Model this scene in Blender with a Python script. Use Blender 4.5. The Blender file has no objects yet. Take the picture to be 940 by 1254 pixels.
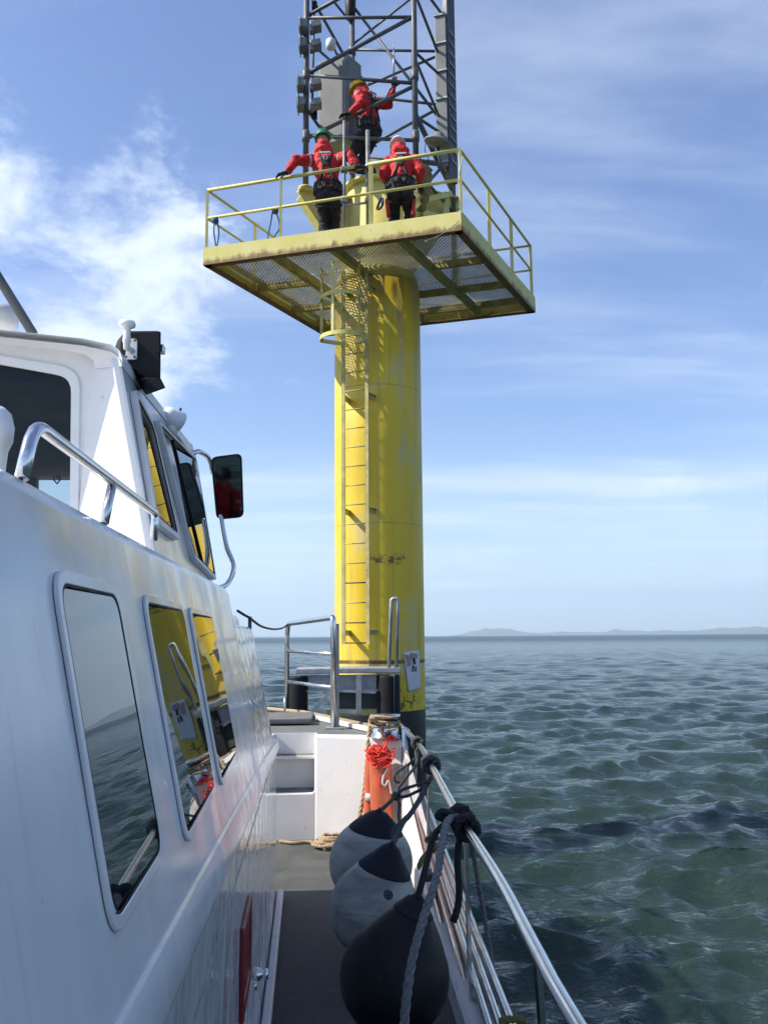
import bpy, bmesh, math, random
import numpy as np
from mathutils import Vector, Matrix, geometry, noise
random.seed(7)
R = math.radians
SC = bpy.context.scene
COL = SC.collection

# ------------------------------------------------------------------ camera, sky, sun, exposure
PW, PH, F = 940.0, 1254.0, 1080.0
CAM = Vector((0, 0, 3.0))
PITCH, ROLL, YAW = math.atan(152.5 / 1080), R(-0.45), R(2.9)
FW = Vector((math.sin(YAW) * math.cos(PITCH), math.cos(YAW) * math.cos(PITCH), math.sin(PITCH)))
_r0 = Vector((math.cos(YAW), -math.sin(YAW), 0))
_u0 = _r0.cross(FW)
RT = math.cos(ROLL) * _r0 + math.sin(ROLL) * _u0
UP = RT.cross(FW)
cd = bpy.data.cameras.new('camera')
cam = bpy.data.objects.new('camera', cd)
COL.objects.link(cam)
cam.matrix_world = Matrix.Translation(CAM) @ Matrix((RT, UP, -FW)).transposed().to_4x4()
cd.sensor_fit = 'VERTICAL'
cd.sensor_height = 24.0
cd.lens = 24.0 * F / PH
cd.clip_start = 0.02
cd.clip_end = 60000
SC.camera = cam

SUN_AZ, SUN_EL = R(83), R(42)
SUN = Vector((-math.sin(SUN_AZ) * math.cos(SUN_EL), -math.cos(SUN_AZ) * math.cos(SUN_EL), math.sin(SUN_EL)))
sl = bpy.data.lights.new('sun', 'SUN')
sl.energy = 4.2
sl.angle = R(0.53)
sl.color = (1.0, 0.93, 0.82)
so = bpy.data.objects.new('sun', sl)
COL.objects.link(so)
so.rotation_euler = (-SUN).to_track_quat('-Z', 'Y').to_euler()

world = bpy.data.worlds.new('World')
SC.world = world
world.use_nodes = True


class NT:
    def __init__(s, tree):
        s.t = tree

    def n(s, typ, ins=None, **kw):
        nd = s.t.nodes.new(typ)
        for k, v in kw.items():
            setattr(nd, k, v)
        for k, v in (ins or {}).items():
            s.put(nd.inputs[k], v)
        return nd

    def put(s, sock, v):
        if isinstance(v, bpy.types.NodeSocket):
            s.t.links.new(v, sock)
        elif isinstance(v, bpy.types.Node):
            s.t.links.new(v.outputs[0], sock)
        else:
            sock.default_value = v

    def math(s, op, a, b=0.0, c=0.0, clamp=False):
        nd = s.n('ShaderNodeMath', {0: a, 1: b, 2: c}, operation=op)
        nd.use_clamp = clamp
        return nd.outputs[0]

    def mix(s, f, a, b, blend='MIX'):
        nd = s.n('ShaderNodeMix', data_type='RGBA', blend_type=blend)
        s.put(nd.inputs[0], f)
        s.put(nd.inputs[6], a)
        s.put(nd.inputs[7], b)
        return nd.outputs[2]

    def ramp(s, f, lo, hi, a=0.0, b=1.0):
        nd = s.n('ShaderNodeMapRange', {0: f, 1: lo, 2: hi, 3: a, 4: b})
        nd.interpolation_type = 'SMOOTHSTEP'
        return nd.outputs[0]

    def noise(s, vec, scale, detail=4, rough=0.55, dist=0.0):
        nd = s.n('ShaderNodeTexNoise', {'Vector': vec, 'Scale': scale, 'Detail': detail, 'Roughness': rough, 'Distortion': dist})
        return nd.outputs[0]

    def vmap(s, vec, scale=(1, 1, 1), loc=(0, 0, 0), rot=(0, 0, 0)):
        return s.n('ShaderNodeMapping', {'Vector': vec, 'Scale': scale, 'Location': loc, 'Rotation': rot}).outputs[0]


def rgb(h, k=1.0):
    c = [int(h[i:i + 2], 16) / 255 for i in (0, 2, 4)]
    return tuple([k * (x / 12.92 if x < .04045 else ((x + .055) / 1.055) ** 2.4) for x in c] + [1.0])


SKY_STRENGTH = 0.10
w = NT(world.node_tree)
bg = world.node_tree.nodes['Background']
sky = w.n('ShaderNodeTexSky', sky_type='NISHITA', sun_disc=False, sun_elevation=SUN_EL,
          sun_rotation=R(180) + SUN_AZ, air_density=1.0, dust_density=0.7, ozone_density=2.2, altitude=0.0)
tc = w.n('ShaderNodeTexCoord')
dirv = tc.outputs['Generated']
sx = w.n('ShaderNodeSeparateXYZ', {0: dirv})
X_, Y_, Z_ = sx.outputs
zc = w.math('MAXIMUM', Z_, 0.03)
# clouds lie on a plane overhead: direction / height
plane = w.n('ShaderNodeCombineXYZ', {0: w.math('DIVIDE', X_, w.math('ADD', zc, 0.09)), 1: w.math('DIVIDE', Y_, w.math('ADD', zc, 0.09)), 2: 0.0}).outputs[0]
cl1 = w.noise(w.vmap(dirv, (1, 1, 1.7), (3.1, 0.7, 0.4)), 6.5, 11, 0.62, 0.25)
cl2 = w.noise(w.vmap(plane, (0.5, 1.7, 1), (8.2, 2.4, 0), (0, 0, R(-16))), 0.9, 8, 0.55, 0.3)
cl3 = w.noise(w.vmap(plane, (1.0, 1.0, 1), (1.7, 5.2, 0)), 0.55, 3, 0.5, 0.0)


def toward(px, py):
    return (FW + RT * ((px - PW / 2) / F) - UP * ((py - PH / 2) / F)).normalized()


def lobe(px, py, inner, outer):
    d = w.n('ShaderNodeVectorMath', {0: dirv, 1: toward(px, py)}, operation='DOT_PRODUCT').outputs['Value']
    return w.ramp(d, math.cos(R(outer)), math.cos(R(inner)))


# broken white cloud bank on the port side of the mast, thin streaks elsewhere
bank = w.math('MAXIMUM', w.math('MAXIMUM', lobe(95, 335, 4, 13), w.math('MULTIPLY', lobe(5, 50, 0, 7), 0.75)), lobe(-420, 420, 5, 24))
banks = w.math('ADD', w.math('MULTIPLY_ADD', bank, 0.27, -0.05), w.math('MULTIPLY', w.math('SUBTRACT', cl3, 0.5), 0.12))
cov1 = w.ramp(w.math('ADD', cl1, banks), 0.565, 0.80)
low = w.ramp(Z_, 0.02, 0.30, 1.0, 0.0)
cov2 = w.ramp(w.math('ADD', cl2, w.math('MULTIPLY', low, 0.10)), 0.44, 0.78, 0.0, 0.70)
cov = w.math('MAXIMUM', w.math('MULTIPLY', cov1, 0.78), cov2)
cloudcol = w.mix(w.ramp(cl1, 0.45, 0.8), (5.2, 5.9, 7.0, 1), (7.7, 8.1, 8.7, 1))
hz = w.ramp(Z_, -0.01, 0.24, 0.58, 0.0)
skyb = w.n('ShaderNodeHueSaturation', {'Hue': 0.512, 'Saturation': 1.13, 'Value': 1.16, 'Color': sky.outputs[0]}).outputs[0]
skyc = w.mix(hz, skyb, (4.0, 5.6, 7.6, 1))
skyc = w.mix(w.math('MULTIPLY', cov, w.ramp(Z_, 0.0, 0.06)), skyc, cloudcol)
w.put(bg.inputs[0], skyc)
bg.inputs[1].default_value = SKY_STRENGTH

SC.view_settings.view_transform = 'Standard'
SC.view_settings.look = 'None'
SC.view_settings.gamma = 1
SC.view_settings.exposure = 0.8
SC.cycles.use_denoising = True
SC.cycles.max_bounces = 8
SC.cycles.volume_bounces = 1
SC.cycles.sample_clamp_indirect = 8
SC.cycles.caustics_reflective = False
SC.cycles.caustics_refractive = False


# ------------------------------------------------------------------ measuring helpers
def ray(x, y):
    return FW + RT * ((x - PW / 2) / F) - UP * ((y - PH / 2) / F)


def at(x, y, ax, v):
    d = ray(x, y)
    i = 'xyz'.index(ax)
    return CAM + d * ((v - CAM[i]) / d[i])


def onplane(x, y, p0, n):
    d = ray(x, y)
    n = Vector(n)
    return CAM + d * ((Vector(p0) - CAM).dot(n) / d.dot(n))


def zon(X, Y, y):
    """height on the vertical line (X, Y) at picture row y"""
    k = (PH / 2 - y) / F
    a = Vector((X, Y, -CAM.z))
    n = UP - FW * k
    return -(a.dot(n)) / n.z


# ------------------------------------------------------------------ geometry helpers
class MB:
    def __init__(s):
        s.v = []
        s.f = []
        s.smooth = []

    def add(s, vs, fs, smooth=False):
        o = len(s.v)
        s.v += [tuple(p) for p in vs]
        for f in fs:
            s.f.append(tuple(i + o for i in f))
            s.smooth.append(smooth)
        return s

    def box(s, c, size, M=None):
        c = Vector(c)
        hx, hy, hz = size[0] / 2, size[1] / 2, size[2] / 2
        vs = [Vector((x, y, z)) for x in (-hx, hx) for y in (-hy, hy) for z in (-hz, hz)]
        if M is not None:
            vs = [M @ v for v in vs]
        return s.add([c + v for v in vs], [(0, 1, 3, 2), (4, 6, 7, 5), (0, 4, 5, 1), (2, 3, 7, 6), (0, 2, 6, 4), (1, 5, 7, 3)])

    def bar(s, a, b, wd, ht, upv=(0, 0, 1)):
        a, b = Vector(a), Vector(b)
        d = (b - a).normalized()
        u = Vector(upv)
        sd = d.cross(u).normalized()
        u = sd.cross(d)
        vs = []
        for p in (a, b):
            for i, j in ((-1, -1), (1, -1), (1, 1), (-1, 1)):
                vs.append(p + sd * (i * wd / 2) + u * (j * ht / 2))
        return s.add(vs, [(0, 1, 2, 3), (7, 6, 5, 4), (0, 4, 5, 1), (1, 5, 6, 2), (2, 6, 7, 3), (3, 7, 4, 0)])

    def tube(s, pts, r, seg=10, cap=True, closed=False):
        pts = [Vector(p) for p in pts]
        n = len(pts)
        rs = r if isinstance(r, (list, tuple)) else [r] * n
        vs, fs = [], []
        t0 = (pts[1] - pts[0]).normalized()
        u = t0.orthogonal().normalized()
        for i in range(n):
            if closed:
                t = (pts[(i + 1) % n] - pts[i - 1]).normalized()
            else:
                t = (pts[min(i + 1, n - 1)] - pts[max(i - 1, 0)]).normalized()
            u = (u - t * u.dot(t)).normalized()
            w_ = t.cross(u)
            for k in range(seg):
                a = 2 * math.pi * k / seg
                vs.append(pts[i] + (u * math.cos(a) + w_ * math.sin(a)) * rs[i])
        m = n if closed else n - 1
        for i in range(m):
            for k in range(seg):
                a, b = i * seg + k, i * seg + (k + 1) % seg
                j = ((i + 1) % n) * seg
                fs.append((a, b, j + (k + 1) % seg, j + k))
        if cap and not closed:
            fs.append(tuple(reversed(range(seg))))
            fs.append(tuple(range((n - 1) * seg, n * seg)))
        return s.add(vs, fs, True)

    def rope(s, pts, r, pitch=None, strands=3, seg=6):
        """a laid rope: strands twisted round the line"""
        pts = resample(pts, r * 1.1)
        pitch = pitch or r * 7
        n = len(pts)
        L = 0
        u = (pts[1] - pts[0]).orthogonal().normalized()
        fr = []
        for i in range(n):
            t = (pts[min(i + 1, n - 1)] - pts[max(i - 1, 0)]).normalized()
            u = (u - t * u.dot(t)).normalized()
            if i:
                L += (pts[i] - pts[i - 1]).length
            fr.append((pts[i], u.copy(), t.cross(u), L))
        for k in range(strands):
            q = []
            for p, a, b, l in fr:
                an = 2 * math.pi * (l / pitch + k / strands)
                q.append(p + (a * math.cos(an) + b * math.sin(an)) * r * 0.48)
            s.tube(q, r * 0.56, seg)
        return s

    def lathe(s, prof, base=(0, 0, 0), axis=(0, 0, 1), seg=32, smooth=True, cap=True):
        base = Vector(base)
        ax = Vector(axis).normalized()
        q = Vector((0, 0, 1)).rotation_difference(ax)
        vs, fs = [], []
        for r_, z in prof:
            for k in range(seg):
                a = 2 * math.pi * k / seg
                vs.append(base + q @ Vector((r_ * math.cos(a), r_ * math.sin(a), z)))
        for i in range(len(prof) - 1):
            for k in range(seg):
                fs.append((i * seg + k, i * seg + (k + 1) % seg, (i + 1) * seg + (k + 1) % seg, (i + 1) * seg + k))
        if cap:
            fs.append(tuple(reversed(range(seg))))
            fs.append(tuple(range((len(prof) - 1) * seg, len(prof) * seg)))
        return s.add(vs, fs, smooth)

    def prism(s, poly, off):
        """solid from a 3D polygon pushed along off"""
        poly = [Vector(p) for p in poly]
        off = Vector(off)
        n = len(poly)
        nrm = geometry.normal(poly)
        if nrm.dot(off) > 0:
            poly = poly[::-1]
        fs = [tuple(range(n)), tuple(reversed(range(n, 2 * n)))]
        fs += [(i, n + i, n + (i + 1) % n, (i + 1) % n) for i in range(n)]
        fs[2:] = [tuple(reversed(f)) for f in fs[2:]]
        return s.add(poly + [p + off for p in poly], fs)

    def sheet(s, outer, holes, off):
        """plate with openings; off is its thickness vector"""
        loops = [[Vector(p) for p in outer]] + [[Vector(p) for p in h] for h in holes]
        flat = [p for l in loops for p in l]
        tris = geometry.tessellate_polygon(loops)
        off = Vector(off)
        n = len(flat)
        fs = []
        for t in tris:
            a, b, c = (flat[i] for i in t)
            nn = (b - a).cross(c - a)
            t = tuple(t)
            if nn.dot(off) > 0:
                t = t[::-1]
            fs.append(t)
            fs.append(tuple(i + n for i in t[::-1]))
        o = 0
        for l in loops:
            m = len(l)
            for i in range(m):
                fs.append((o + i, o + (i + 1) % m, n + o + (i + 1) % m, n + o + i))
            o += m
        return s.add(flat + [p + off for p in flat], fs)

    def build(s, name, m, parent=None, bevel=0.0, recalc=True, subs=0):
        me = bpy.data.meshes.new(name)
        me.from_pydata(s.v, [], s.f)
        me.polygons.foreach_set('use_smooth', s.smooth)
        if recalc:
            bm = bmesh.new()
            bm.from_mesh(me)
            bmesh.ops.recalc_face_normals(bm, faces=bm.faces)
            bm.to_mesh(me)
            bm.free()
        me.materials.append(m)
        me.update()
        o = bpy.data.objects.new(name, me)
        COL.objects.link(o)
        if parent is not None:
            o.parent = parent
            o.matrix_parent_inverse = root_inv(parent)
        if bevel:
            md = o.modifiers.new('bevel', 'BEVEL')
            md.width = bevel
            md.segments = 3
            md.limit_method = 'ANGLE'
            md.angle_limit = R(40)
            md.harden_normals = False
            for p in me.polygons:
                p.use_smooth = True
            me.set_sharp_from_angle(angle=R(45))
        return o


def root_inv(parent):
    # parts are modelled in world coordinates; only the things' Empties carry a location
    return Matrix.Translation(-parent.location) if parent.type == 'EMPTY' else Matrix.Identity(4)


def tag(o, label=None, cat=None, group=None, kind=None):
    if label:
        o['label'] = label
    if cat:
        o['category'] = cat
    if group:
        o['group'] = group
    if kind:
        o['kind'] = kind
    return o


def thing(name, label, cat, loc, group=None):
    o = bpy.data.objects.new(name, None)
    o.empty_display_size = 0.2
    COL.objects.link(o)
    o.location = loc
    return tag(o, label, cat, group)


def fillet(pts, rad, n=6):
    pts = [Vector(p) for p in pts]
    out = [pts[0]]
    for i in range(1, len(pts) - 1):
        a, b, c = pts[i - 1], pts[i], pts[i + 1]
        d1, d2 = (a - b), (c - b)
        r1 = min(rad, d1.length * .49, d2.length * .49)
        p, q = b + d1.normalized() * r1, b + d2.normalized() * r1
        for k in range(n + 1):
            t = k / n
            out.append(p * (1 - t) ** 2 + b * (2 * t * (1 - t)) + q * t * t)
    return out + [pts[-1]]


def spline(pts, n=8, closed=False):
    P = [Vector(p) for p in pts]
    m = len(P)
    out = []
    for i in range(m if closed else m - 1):
        if closed:
            a, b, c, d = P[i - 1], P[i], P[(i + 1) % m], P[(i + 2) % m]
        else:
            a, b, c, d = P[max(i - 1, 0)], P[i], P[i + 1], P[min(i + 2, m - 1)]
        for k in range(n):
            t = k / n
            out.append(0.5 * ((2 * b) + (c - a) * t + (2 * a - 5 * b + 4 * c - d) * t * t + (3 * b - a - 3 * c + d) * t ** 3))
    if not closed:
        out.append(P[-1])
    return out


def resample(pts, step):
    pts = [Vector(p) for p in pts]
    out = [pts[0]]
    acc = 0.0
    for a, b in zip(pts, pts[1:]):
        L = (b - a).length
        if L < 1e-9:
            continue
        d = step - acc
        while d <= L:
            out.append(a.lerp(b, d / L))
            d += step
        acc = L - (d - step)
    if (out[-1] - pts[-1]).length > step * .3:
        out.append(pts[-1])
    return out


def roundrect(quad, rad, n=5):
    """closed loop round four 3D corners with rounded corners"""
    q = [Vector(p) for p in quad]
    out = []
    for i in range(4):
        a, b, c = q[i - 1], q[i], q[(i + 1) % 4]
        p, e = b + (a - b).normalized() * rad, b + (c - b).normalized() * rad
        for k in range(n + 1):
            t = k / n
            out.append(p * (1 - t) ** 2 + b * (2 * t * (1 - t)) + e * t * t)
    return out


def shrink(quad, d):
    q = [Vector(p) for p in quad]
    out = []
    for i in range(4):
        b = q[i]
        out.append(b + (q[i - 1] - b).normalized() * d + (q[(i + 1) % 4] - b).normalized() * d)
    return out


# ------------------------------------------------------------------ materials
MATS = {}


def newmat(name):
    m = bpy.data.materials.new(name)
    m.use_nodes = True
    t = NT(m.node_tree)
    p = m.node_tree.nodes['Principled BSDF']
    MATS[name] = m
    return m, t, p


def obj_co(t):
    return t.n('ShaderNodeTexCoord').outputs['Object']


def paint(name, col, rough=0.45, var=0.12, scale=3.0, bump=0.0, bscale=40.0, metal=0.0, coat=0.0, dirt=None, dirt_amt=0.0, rvar=0.1, spec=0.5):
    m, t, p = newmat(name)
    p.inputs['Specular IOR Level'].default_value = spec
    co = obj_co(t)
    n1 = t.noise(co, scale, 6, 0.6)
    c0 = tuple(max(0, x * (1 - var)) for x in col[:3]) + (1,)
    c1 = tuple(min(1, x * (1 + var)) for x in col[:3]) + (1,)
    c = t.mix(t.ramp(n1, 0.3, 0.7), c0, c1)
    if dirt:
        n2 = t.noise(co, scale * 3.3, 8, 0.65)
        c = t.mix(t.ramp(n2, 0.62 - dirt_amt * .3, 0.78 - dirt_amt * .2), c, dirt)
    t.put(p.inputs['Base Color'], c)
    t.put(p.inputs['Roughness'], t.ramp(n1, 0.3, 0.7, max(.02, rough - rvar), min(1, rough + rvar)))
    p.inputs['Metallic'].default_value = metal
    p.inputs['Coat Weight'].default_value = coat
    p.inputs['Coat Roughness'].default_value = 0.05
    if bump:
        b = t.n('ShaderNodeBump', {'Height': t.noise(co, bscale, 5, 0.6), 'Strength': 1.0, 'Distance': bump})
        t.put(p.inputs['Normal'], b)
    return m


def make_materials():
    # gelcoat: white, glossy, faintly wavy, with run-off streaks
    m, t, p = newmat('gelcoat')
    co = obj_co(t)
    n1 = t.noise(t.vmap(co, (1, 1, .25)), 6, 6, .6)
    c = t.mix(t.ramp(n1, .45, .8), (.72, .73, .74, 1), (.66, .67, .67, 1))
    run = t.noise(t.vmap(co, (1, 2.2, .06)), 13, 6, .65)
    spot = t.noise(co, 38, 4, .6)
    c = t.mix(t.math('MULTIPLY', t.ramp(run, .56, .78), .30), c, (.42, .40, .35, 1))
    c = t.mix(t.math('MULTIPLY', t.ramp(spot, .68, .76), .30), c, (.36, .35, .32, 1))
    t.put(p.inputs['Base Color'], c)
    t.put(p.inputs['Roughness'], t.ramp(t.noise(co, 5, 5, .6), .3, .75, .10, .26))
    p.inputs['IOR'].default_value = 1.5
    b = t.n('ShaderNodeBump', {'Height': t.noise(t.vmap(co, (1, 1, .35)), 5.5, 2, .4), 'Strength': 1.0, 'Distance': .0035})
    b2 = t.n('ShaderNodeBump', {'Height': t.noise(co, 160, 3, .5), 'Strength': 1.0, 'Distance': .0002, 'Normal': b.outputs[0]})
    t.put(p.inputs['Normal'], b2)
    m, t, p = newmat('gelcoat_wavy')
    co = obj_co(t)
    run = t.noise(t.vmap(co, (1, 2.2, .06)), 13, 6, .65)
    t.put(p.inputs['Base Color'], t.mix(t.math('MULTIPLY', t.ramp(run, .54, .76), .05), (.70, .705, .71, 1), (.38, .37, .34, 1)))
    p.inputs['Roughness'].default_value = .09
    p.inputs['IOR'].default_value = 1.65
    b = t.n('ShaderNodeBump', {'Height': t.noise(t.vmap(co, (1, 1, .8)), 5.5, 2, .45, .4), 'Strength': 1.0, 'Distance': .011})
    t.put(p.inputs['Normal'], b)
    # matt white paint for mouldings
    paint('white_paint', (.78, .775, .76), .36, .04, 4, .0006, 60, dirt=(.5, .48, .43, 1), dirt_amt=.0)
    paint('pale_trim', (.60, .61, .61), .35, .05, 6, .0003, 60)
    paint('rubber', (.008, .008, .009), .65, .3, 12, .0004, 90, spec=.25)
    paint('black_plastic', (.007, .007, .008), .6, .2, 10, .0003, 200, spec=.3)
    paint('black_cloth', (.012, .012, .014), .85, .4, 14, .003, 45)
    # window glass
    m, t, p = newmat('window_glass')
    p.inputs['Base Color'].default_value = (.010, .014, .016, 1)
    co = obj_co(t)
    film = t.ramp(t.noise(t.vmap(co, (1, 1, .4)), 14, 7, .65), .45, .8)
    t.put(p.inputs['Roughness'], t.ramp(film, 0, 1, .008, .05))
    t.put(p.inputs['Base Color'], t.mix(film, (.008, .012, .014, 1), (.045, .05, .05, 1)))
    p.inputs['IOR'].default_value = 2.1
    b = t.n('ShaderNodeBump', {'Height': t.noise(co, 2.2, 1, .4), 'Strength': 1.0, 'Distance': .0016})
    t.put(p.inputs['Normal'], b)
    # clear tinted glass of the wheelhouse aft window
    m, t, p = newmat('clear_glass')
    p.inputs['Base Color'].default_value = (.62, .70, .72, 1)
    p.inputs['Roughness'].default_value = .0
    p.inputs['IOR'].default_value = 1.30
    p.inputs['Transmission Weight'].default_value = 1.0
    m, t, p = newmat('mirror_glass')
    p.inputs['Base Color'].default_value = (.20, .215, .23, 1)
    p.inputs['Metallic'].default_value = 1.0
    p.inputs['Roughness'].default_value = .03
    # stainless
    m, t, p = newmat('stainless')
    co = obj_co(t)
    n1 = t.noise(co, 9, 5, .6)
    t.put(p.inputs['Base Color'], t.mix(t.ramp(n1, .35, .75), (.70, .705, .71, 1), (.60, .60, .595, 1)))
    p.inputs['Metallic'].default_value = 1.0
    t.put(p.inputs['Roughness'], t.ramp(n1, .3, .7, .13, .22))
    t.put(p.inputs['Normal'], t.n('ShaderNodeBump', {'Height': t.noise(co, 30, 2, .5), 'Strength': 1.0, 'Distance': .00008}))
    m, t, p = newmat('brushed_steel')
    co = obj_co(t)
    n1 = t.noise(co, 12, 5, .6)
    t.put(p.inputs['Base Color'], t.mix(t.ramp(n1, .35, .75), (.72, .725, .73, 1), (.56, .565, .57, 1)))
    p.inputs['Metallic'].default_value = 1.0
    t.put(p.inputs['Roughness'], t.ramp(n1, .3, .7, .17, .27))
    paint('galvanised', (.36, .37, .38), .5, .2, 9, .0006, 60, metal=.45, dirt=(.22, .20, .17, 1), dirt_amt=.1)
    paint('dull_steel', (.21, .215, .22), .55, .2, 8, .0006, 50, metal=.4, dirt=(.15, .12, .09, 1), dirt_amt=.15)
    paint('mast_grey', (.105, .112, .12), .55, .2, 6, .0006, 50, metal=.3, dirt=(.13, .11, .09, 1), dirt_amt=.15)
    paint('panel_grey', (.20, .21, .208), .55, .10, 2.5, .0008, 20, dirt=(.2, .19, .16, 1), dirt_amt=.1)
    paint('deck_grip', (.072, .077, .073), .82, .28, 3.2, .003, 260, dirt=(.12, .118, .105, 1), dirt_amt=.22)
    paint('foredeck_grip', (.15, .15, .145), .8, .14, 5, .0014, 300, dirt=(.09, .085, .075, 1), dirt_amt=.15)
    paint('interior', (.30, .295, .28), .7, .2, 4)
    paint('red_paint', (.19, .012, .016), .35, .12, 6, .0003, 50)
    # faded yellow of the platform
    m, t, p = newmat('faded_yellow')
    co = obj_co(t)
    n1 = t.noise(co, 2.6, 8, .65)
    n2 = t.noise(co, 14, 8, .7)
    c = t.mix(t.ramp(n1, .3, .7), (.60, .53, .13, 1), (.66, .61, .24, 1))
    c = t.mix(t.ramp(n2, .66, .76), c, (.16, .075, .03, 1))
    c = t.mix(t.math('MULTIPLY', t.ramp(n2, .5, .68), .35), c, (.42, .36, .14, 1))
    t.put(p.inputs['Base Color'], c)
    p.inputs['Roughness'].default_value = .62
    t.put(p.inputs['Normal'], t.n('ShaderNodeBump', {'Height': n2, 'Strength': 1.0, 'Distance': .0015}))
    # same paint with the rust line along the bottom flange
    m, t, p = newmat('rusting_yellow')
    co = obj_co(t)
    z = t.n('ShaderNodeSeparateXYZ', {0: co}).outputs[2]
    n1 = t.noise(co, 2.6, 8, .65)
    n2 = t.noise(co, 9, 8, .7)
    n3 = t.noise(t.vmap(co, (1, 1, .2)), 7, 6, .65)
    c = t.mix(t.ramp(n1, .3, .7), (.62, .55, .14, 1), (.68, .63, .26, 1))
    edge = t.math('ADD', z, t.math('MULTIPLY', t.math('SUBTRACT', n3, .5), .28))
    n4 = t.noise(t.vmap(co, (1, 1, 2.5)), 16, 8, .72)
    edge2 = t.math('ADD', edge, t.math('MULTIPLY', t.math('SUBTRACT', n4, .5), .16))
    c = t.mix(t.ramp(edge2, 8.66, 8.76, .9, 0), c, t.mix(n2, (.09, .03, .012, 1), (.26, .12, .06, 1)))
    c = t.mix(t.ramp(n2, .645, .72), c, (.19, .085, .04, 1))
    t.put(p.inputs['Base Color'], c)
    p.inputs['Roughness'].default_value = .65
    t.put(p.inputs['Normal'], t.n('ShaderNodeBump', {'Height': n2, 'Strength': 1.0, 'Distance': .002}))
    paint('rust_steel', (.13, .06, .035), .8, .4, 9, .002, 40, dirt=(.40, .34, .13, 1), dirt_amt=.1)
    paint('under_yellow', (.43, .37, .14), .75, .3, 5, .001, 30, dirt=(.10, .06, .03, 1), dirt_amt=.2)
    paint('grating_steel', (.48, .46, .35), .6, .2, 6, metal=.1)
    # pile
    m, t, p = newmat('pile_paint')
    co = obj_co(t)
    sep = t.n('ShaderNodeSeparateXYZ', {0: co})
    ox, oy, oz = sep.outputs
    n1 = t.noise(co, .9, 7, .62, .4)
    n2 = t.noise(t.vmap(co, (1, 1, .12)), 3.4, 8, .65)
    n3 = t.noise(t.vmap(co, (1, 1, .45)), 5.5, 9, .72)
    c = t.mix(t.ramp(n1, .3, .7), (.66, .47, .016, 1), (.74, .54, .025, 1))
    c = t.mix(t.math('MULTIPLY', t.ramp(n2, .52, .72), .5), c, (.50, .40, .10, 1))
    worn = t.math('MULTIPLY', t.ramp(t.math('ADD', n1, t.math('MULTIPLY', n2, .7)), .84, 1.04), .55)
    c = t.mix(worn, c, (.53, .47, .28, 1))
    c = t.mix(t.ramp(n3, .675, .74), c, (.11, .055, .02, 1))
    streak = t.noise(t.vmap(co, (1, 1, .05)), 9, 6, .6)
    c = t.mix(t.math('MULTIPLY', t.ramp(streak, .50, .74), .6), c, (.34, .25, .08, 1))

    def scrape(lo, hi, xlo, xhi, thr, sc, c, col=(.07, .035, .02, 1)):
        nn = t.noise(co, sc, 7, .7, .6)
        a = t.math('MULTIPLY', t.ramp(oz, lo, lo + .05), t.ramp(oz, hi - .05, hi, 1, 0))
        b = t.math('MULTIPLY', t.ramp(ox, xlo, xlo + .06), t.ramp(ox, xhi - .06, xhi, 1, 0))
        mk = t.math('MULTIPLY', t.math('MULTIPLY', a, b), t.ramp(nn, thr, thr + .09))
        return t.mix(t.math('MULTIPLY', mk, .85), c, col)
    z1 = zon(.6, 13.2, 693)
    z2 = zon(.6, 13.2, 676)
    c = scrape(z1, z2, .38, 1.02, .48, 11, c)
    c = scrape(zon(.9, 13.3, 872), zon(.9, 13.3, 842), .66, 1.25, .49, 9, c)
    c = scrape(zon(.6, 13.2, 795), zon(.6, 13.2, 766), .3, .75, .60, 8, c)
    for zw in (zon(.6, 13.2, 470), zon(.6, 13.2, 640)):
        wr = t.math('MULTIPLY', t.ramp(oz, zw - .012, zw - .004), t.ramp(oz, zw + .004, zw + .012, 1, 0))
        c = t.mix(t.math('MULTIPLY', wr, t.ramp(n3, .3, .6, .15, .55)), c, (.24, .17, .05, 1))
    # rusty weld ring and chalky band below it
    zr = zon(.6, 13.2, 811)
    ring = t.math('MULTIPLY', t.ramp(oz, zr - .035, zr - .02), t.ramp(oz, zr + .02, zr + .035, 1, 0))
    c = t.mix(t.math('MULTIPLY', ring, t.ramp(n3, .35, .6, .6, 1)), c, (.11, .05, .022, 1))
    band = t.math('MULTIPLY', t.ramp(oz, zr - .20, zr - .16), t.ramp(oz, zr - .035, zr - .03, 1, 0))
    c = t.mix(t.math('MULTIPLY', band, .55), c, (.62, .55, .25, 1))
    # rust bleeding from the platform joint
    topr = t.math('MULTIPLY', t.ramp(oz, 6.6, 8.7), t.ramp(n2, .42, .62))
    c = t.mix(t.math('MULTIPLY', topr, .55), c, (.33, .26, .16, 1))
    # tidal coating
    zb = zon(.6, 13.2, 872)
    c = t.mix(t.ramp(oz, zb - .006, zb + .006, 1, 0), c, (.012, .013, .013, 1))
    t.put(p.inputs['Base Color'], c)
    t.put(p.inputs['Roughness'], t.ramp(n1, .3, .7, .42, .62))
    t.put(p.inputs['Normal'], t.n('ShaderNodeBump', {'Height': t.math('ADD', n3, t.math('MULTIPLY', n1, 2.0)), 'Strength': 1.0, 'Distance': .004}))
    # clothing
    def cloth(name, col, bump, sc=16, rough=.75):
        m, t, p = newmat(name)
        co = obj_co(t)
        n1 = t.noise(co, sc, 5, .55, .5)
        t.put(p.inputs['Base Color'], t.mix(t.ramp(n1, .3, .7), tuple(x * .8 for x in col) + (1,), tuple(min(1, x * 1.1) for x in col) + (1,)))
        p.inputs['Roughness'].default_value = rough
        t.put(p.inputs['Normal'], t.n('ShaderNodeBump', {'Height': n1, 'Strength': 1.0, 'Distance': bump}))
    cloth('red_cloth', (.56, .018, .020), .05, 9)
    cloth('dark_cloth', (.012, .013, .017), .04, 9)
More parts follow.
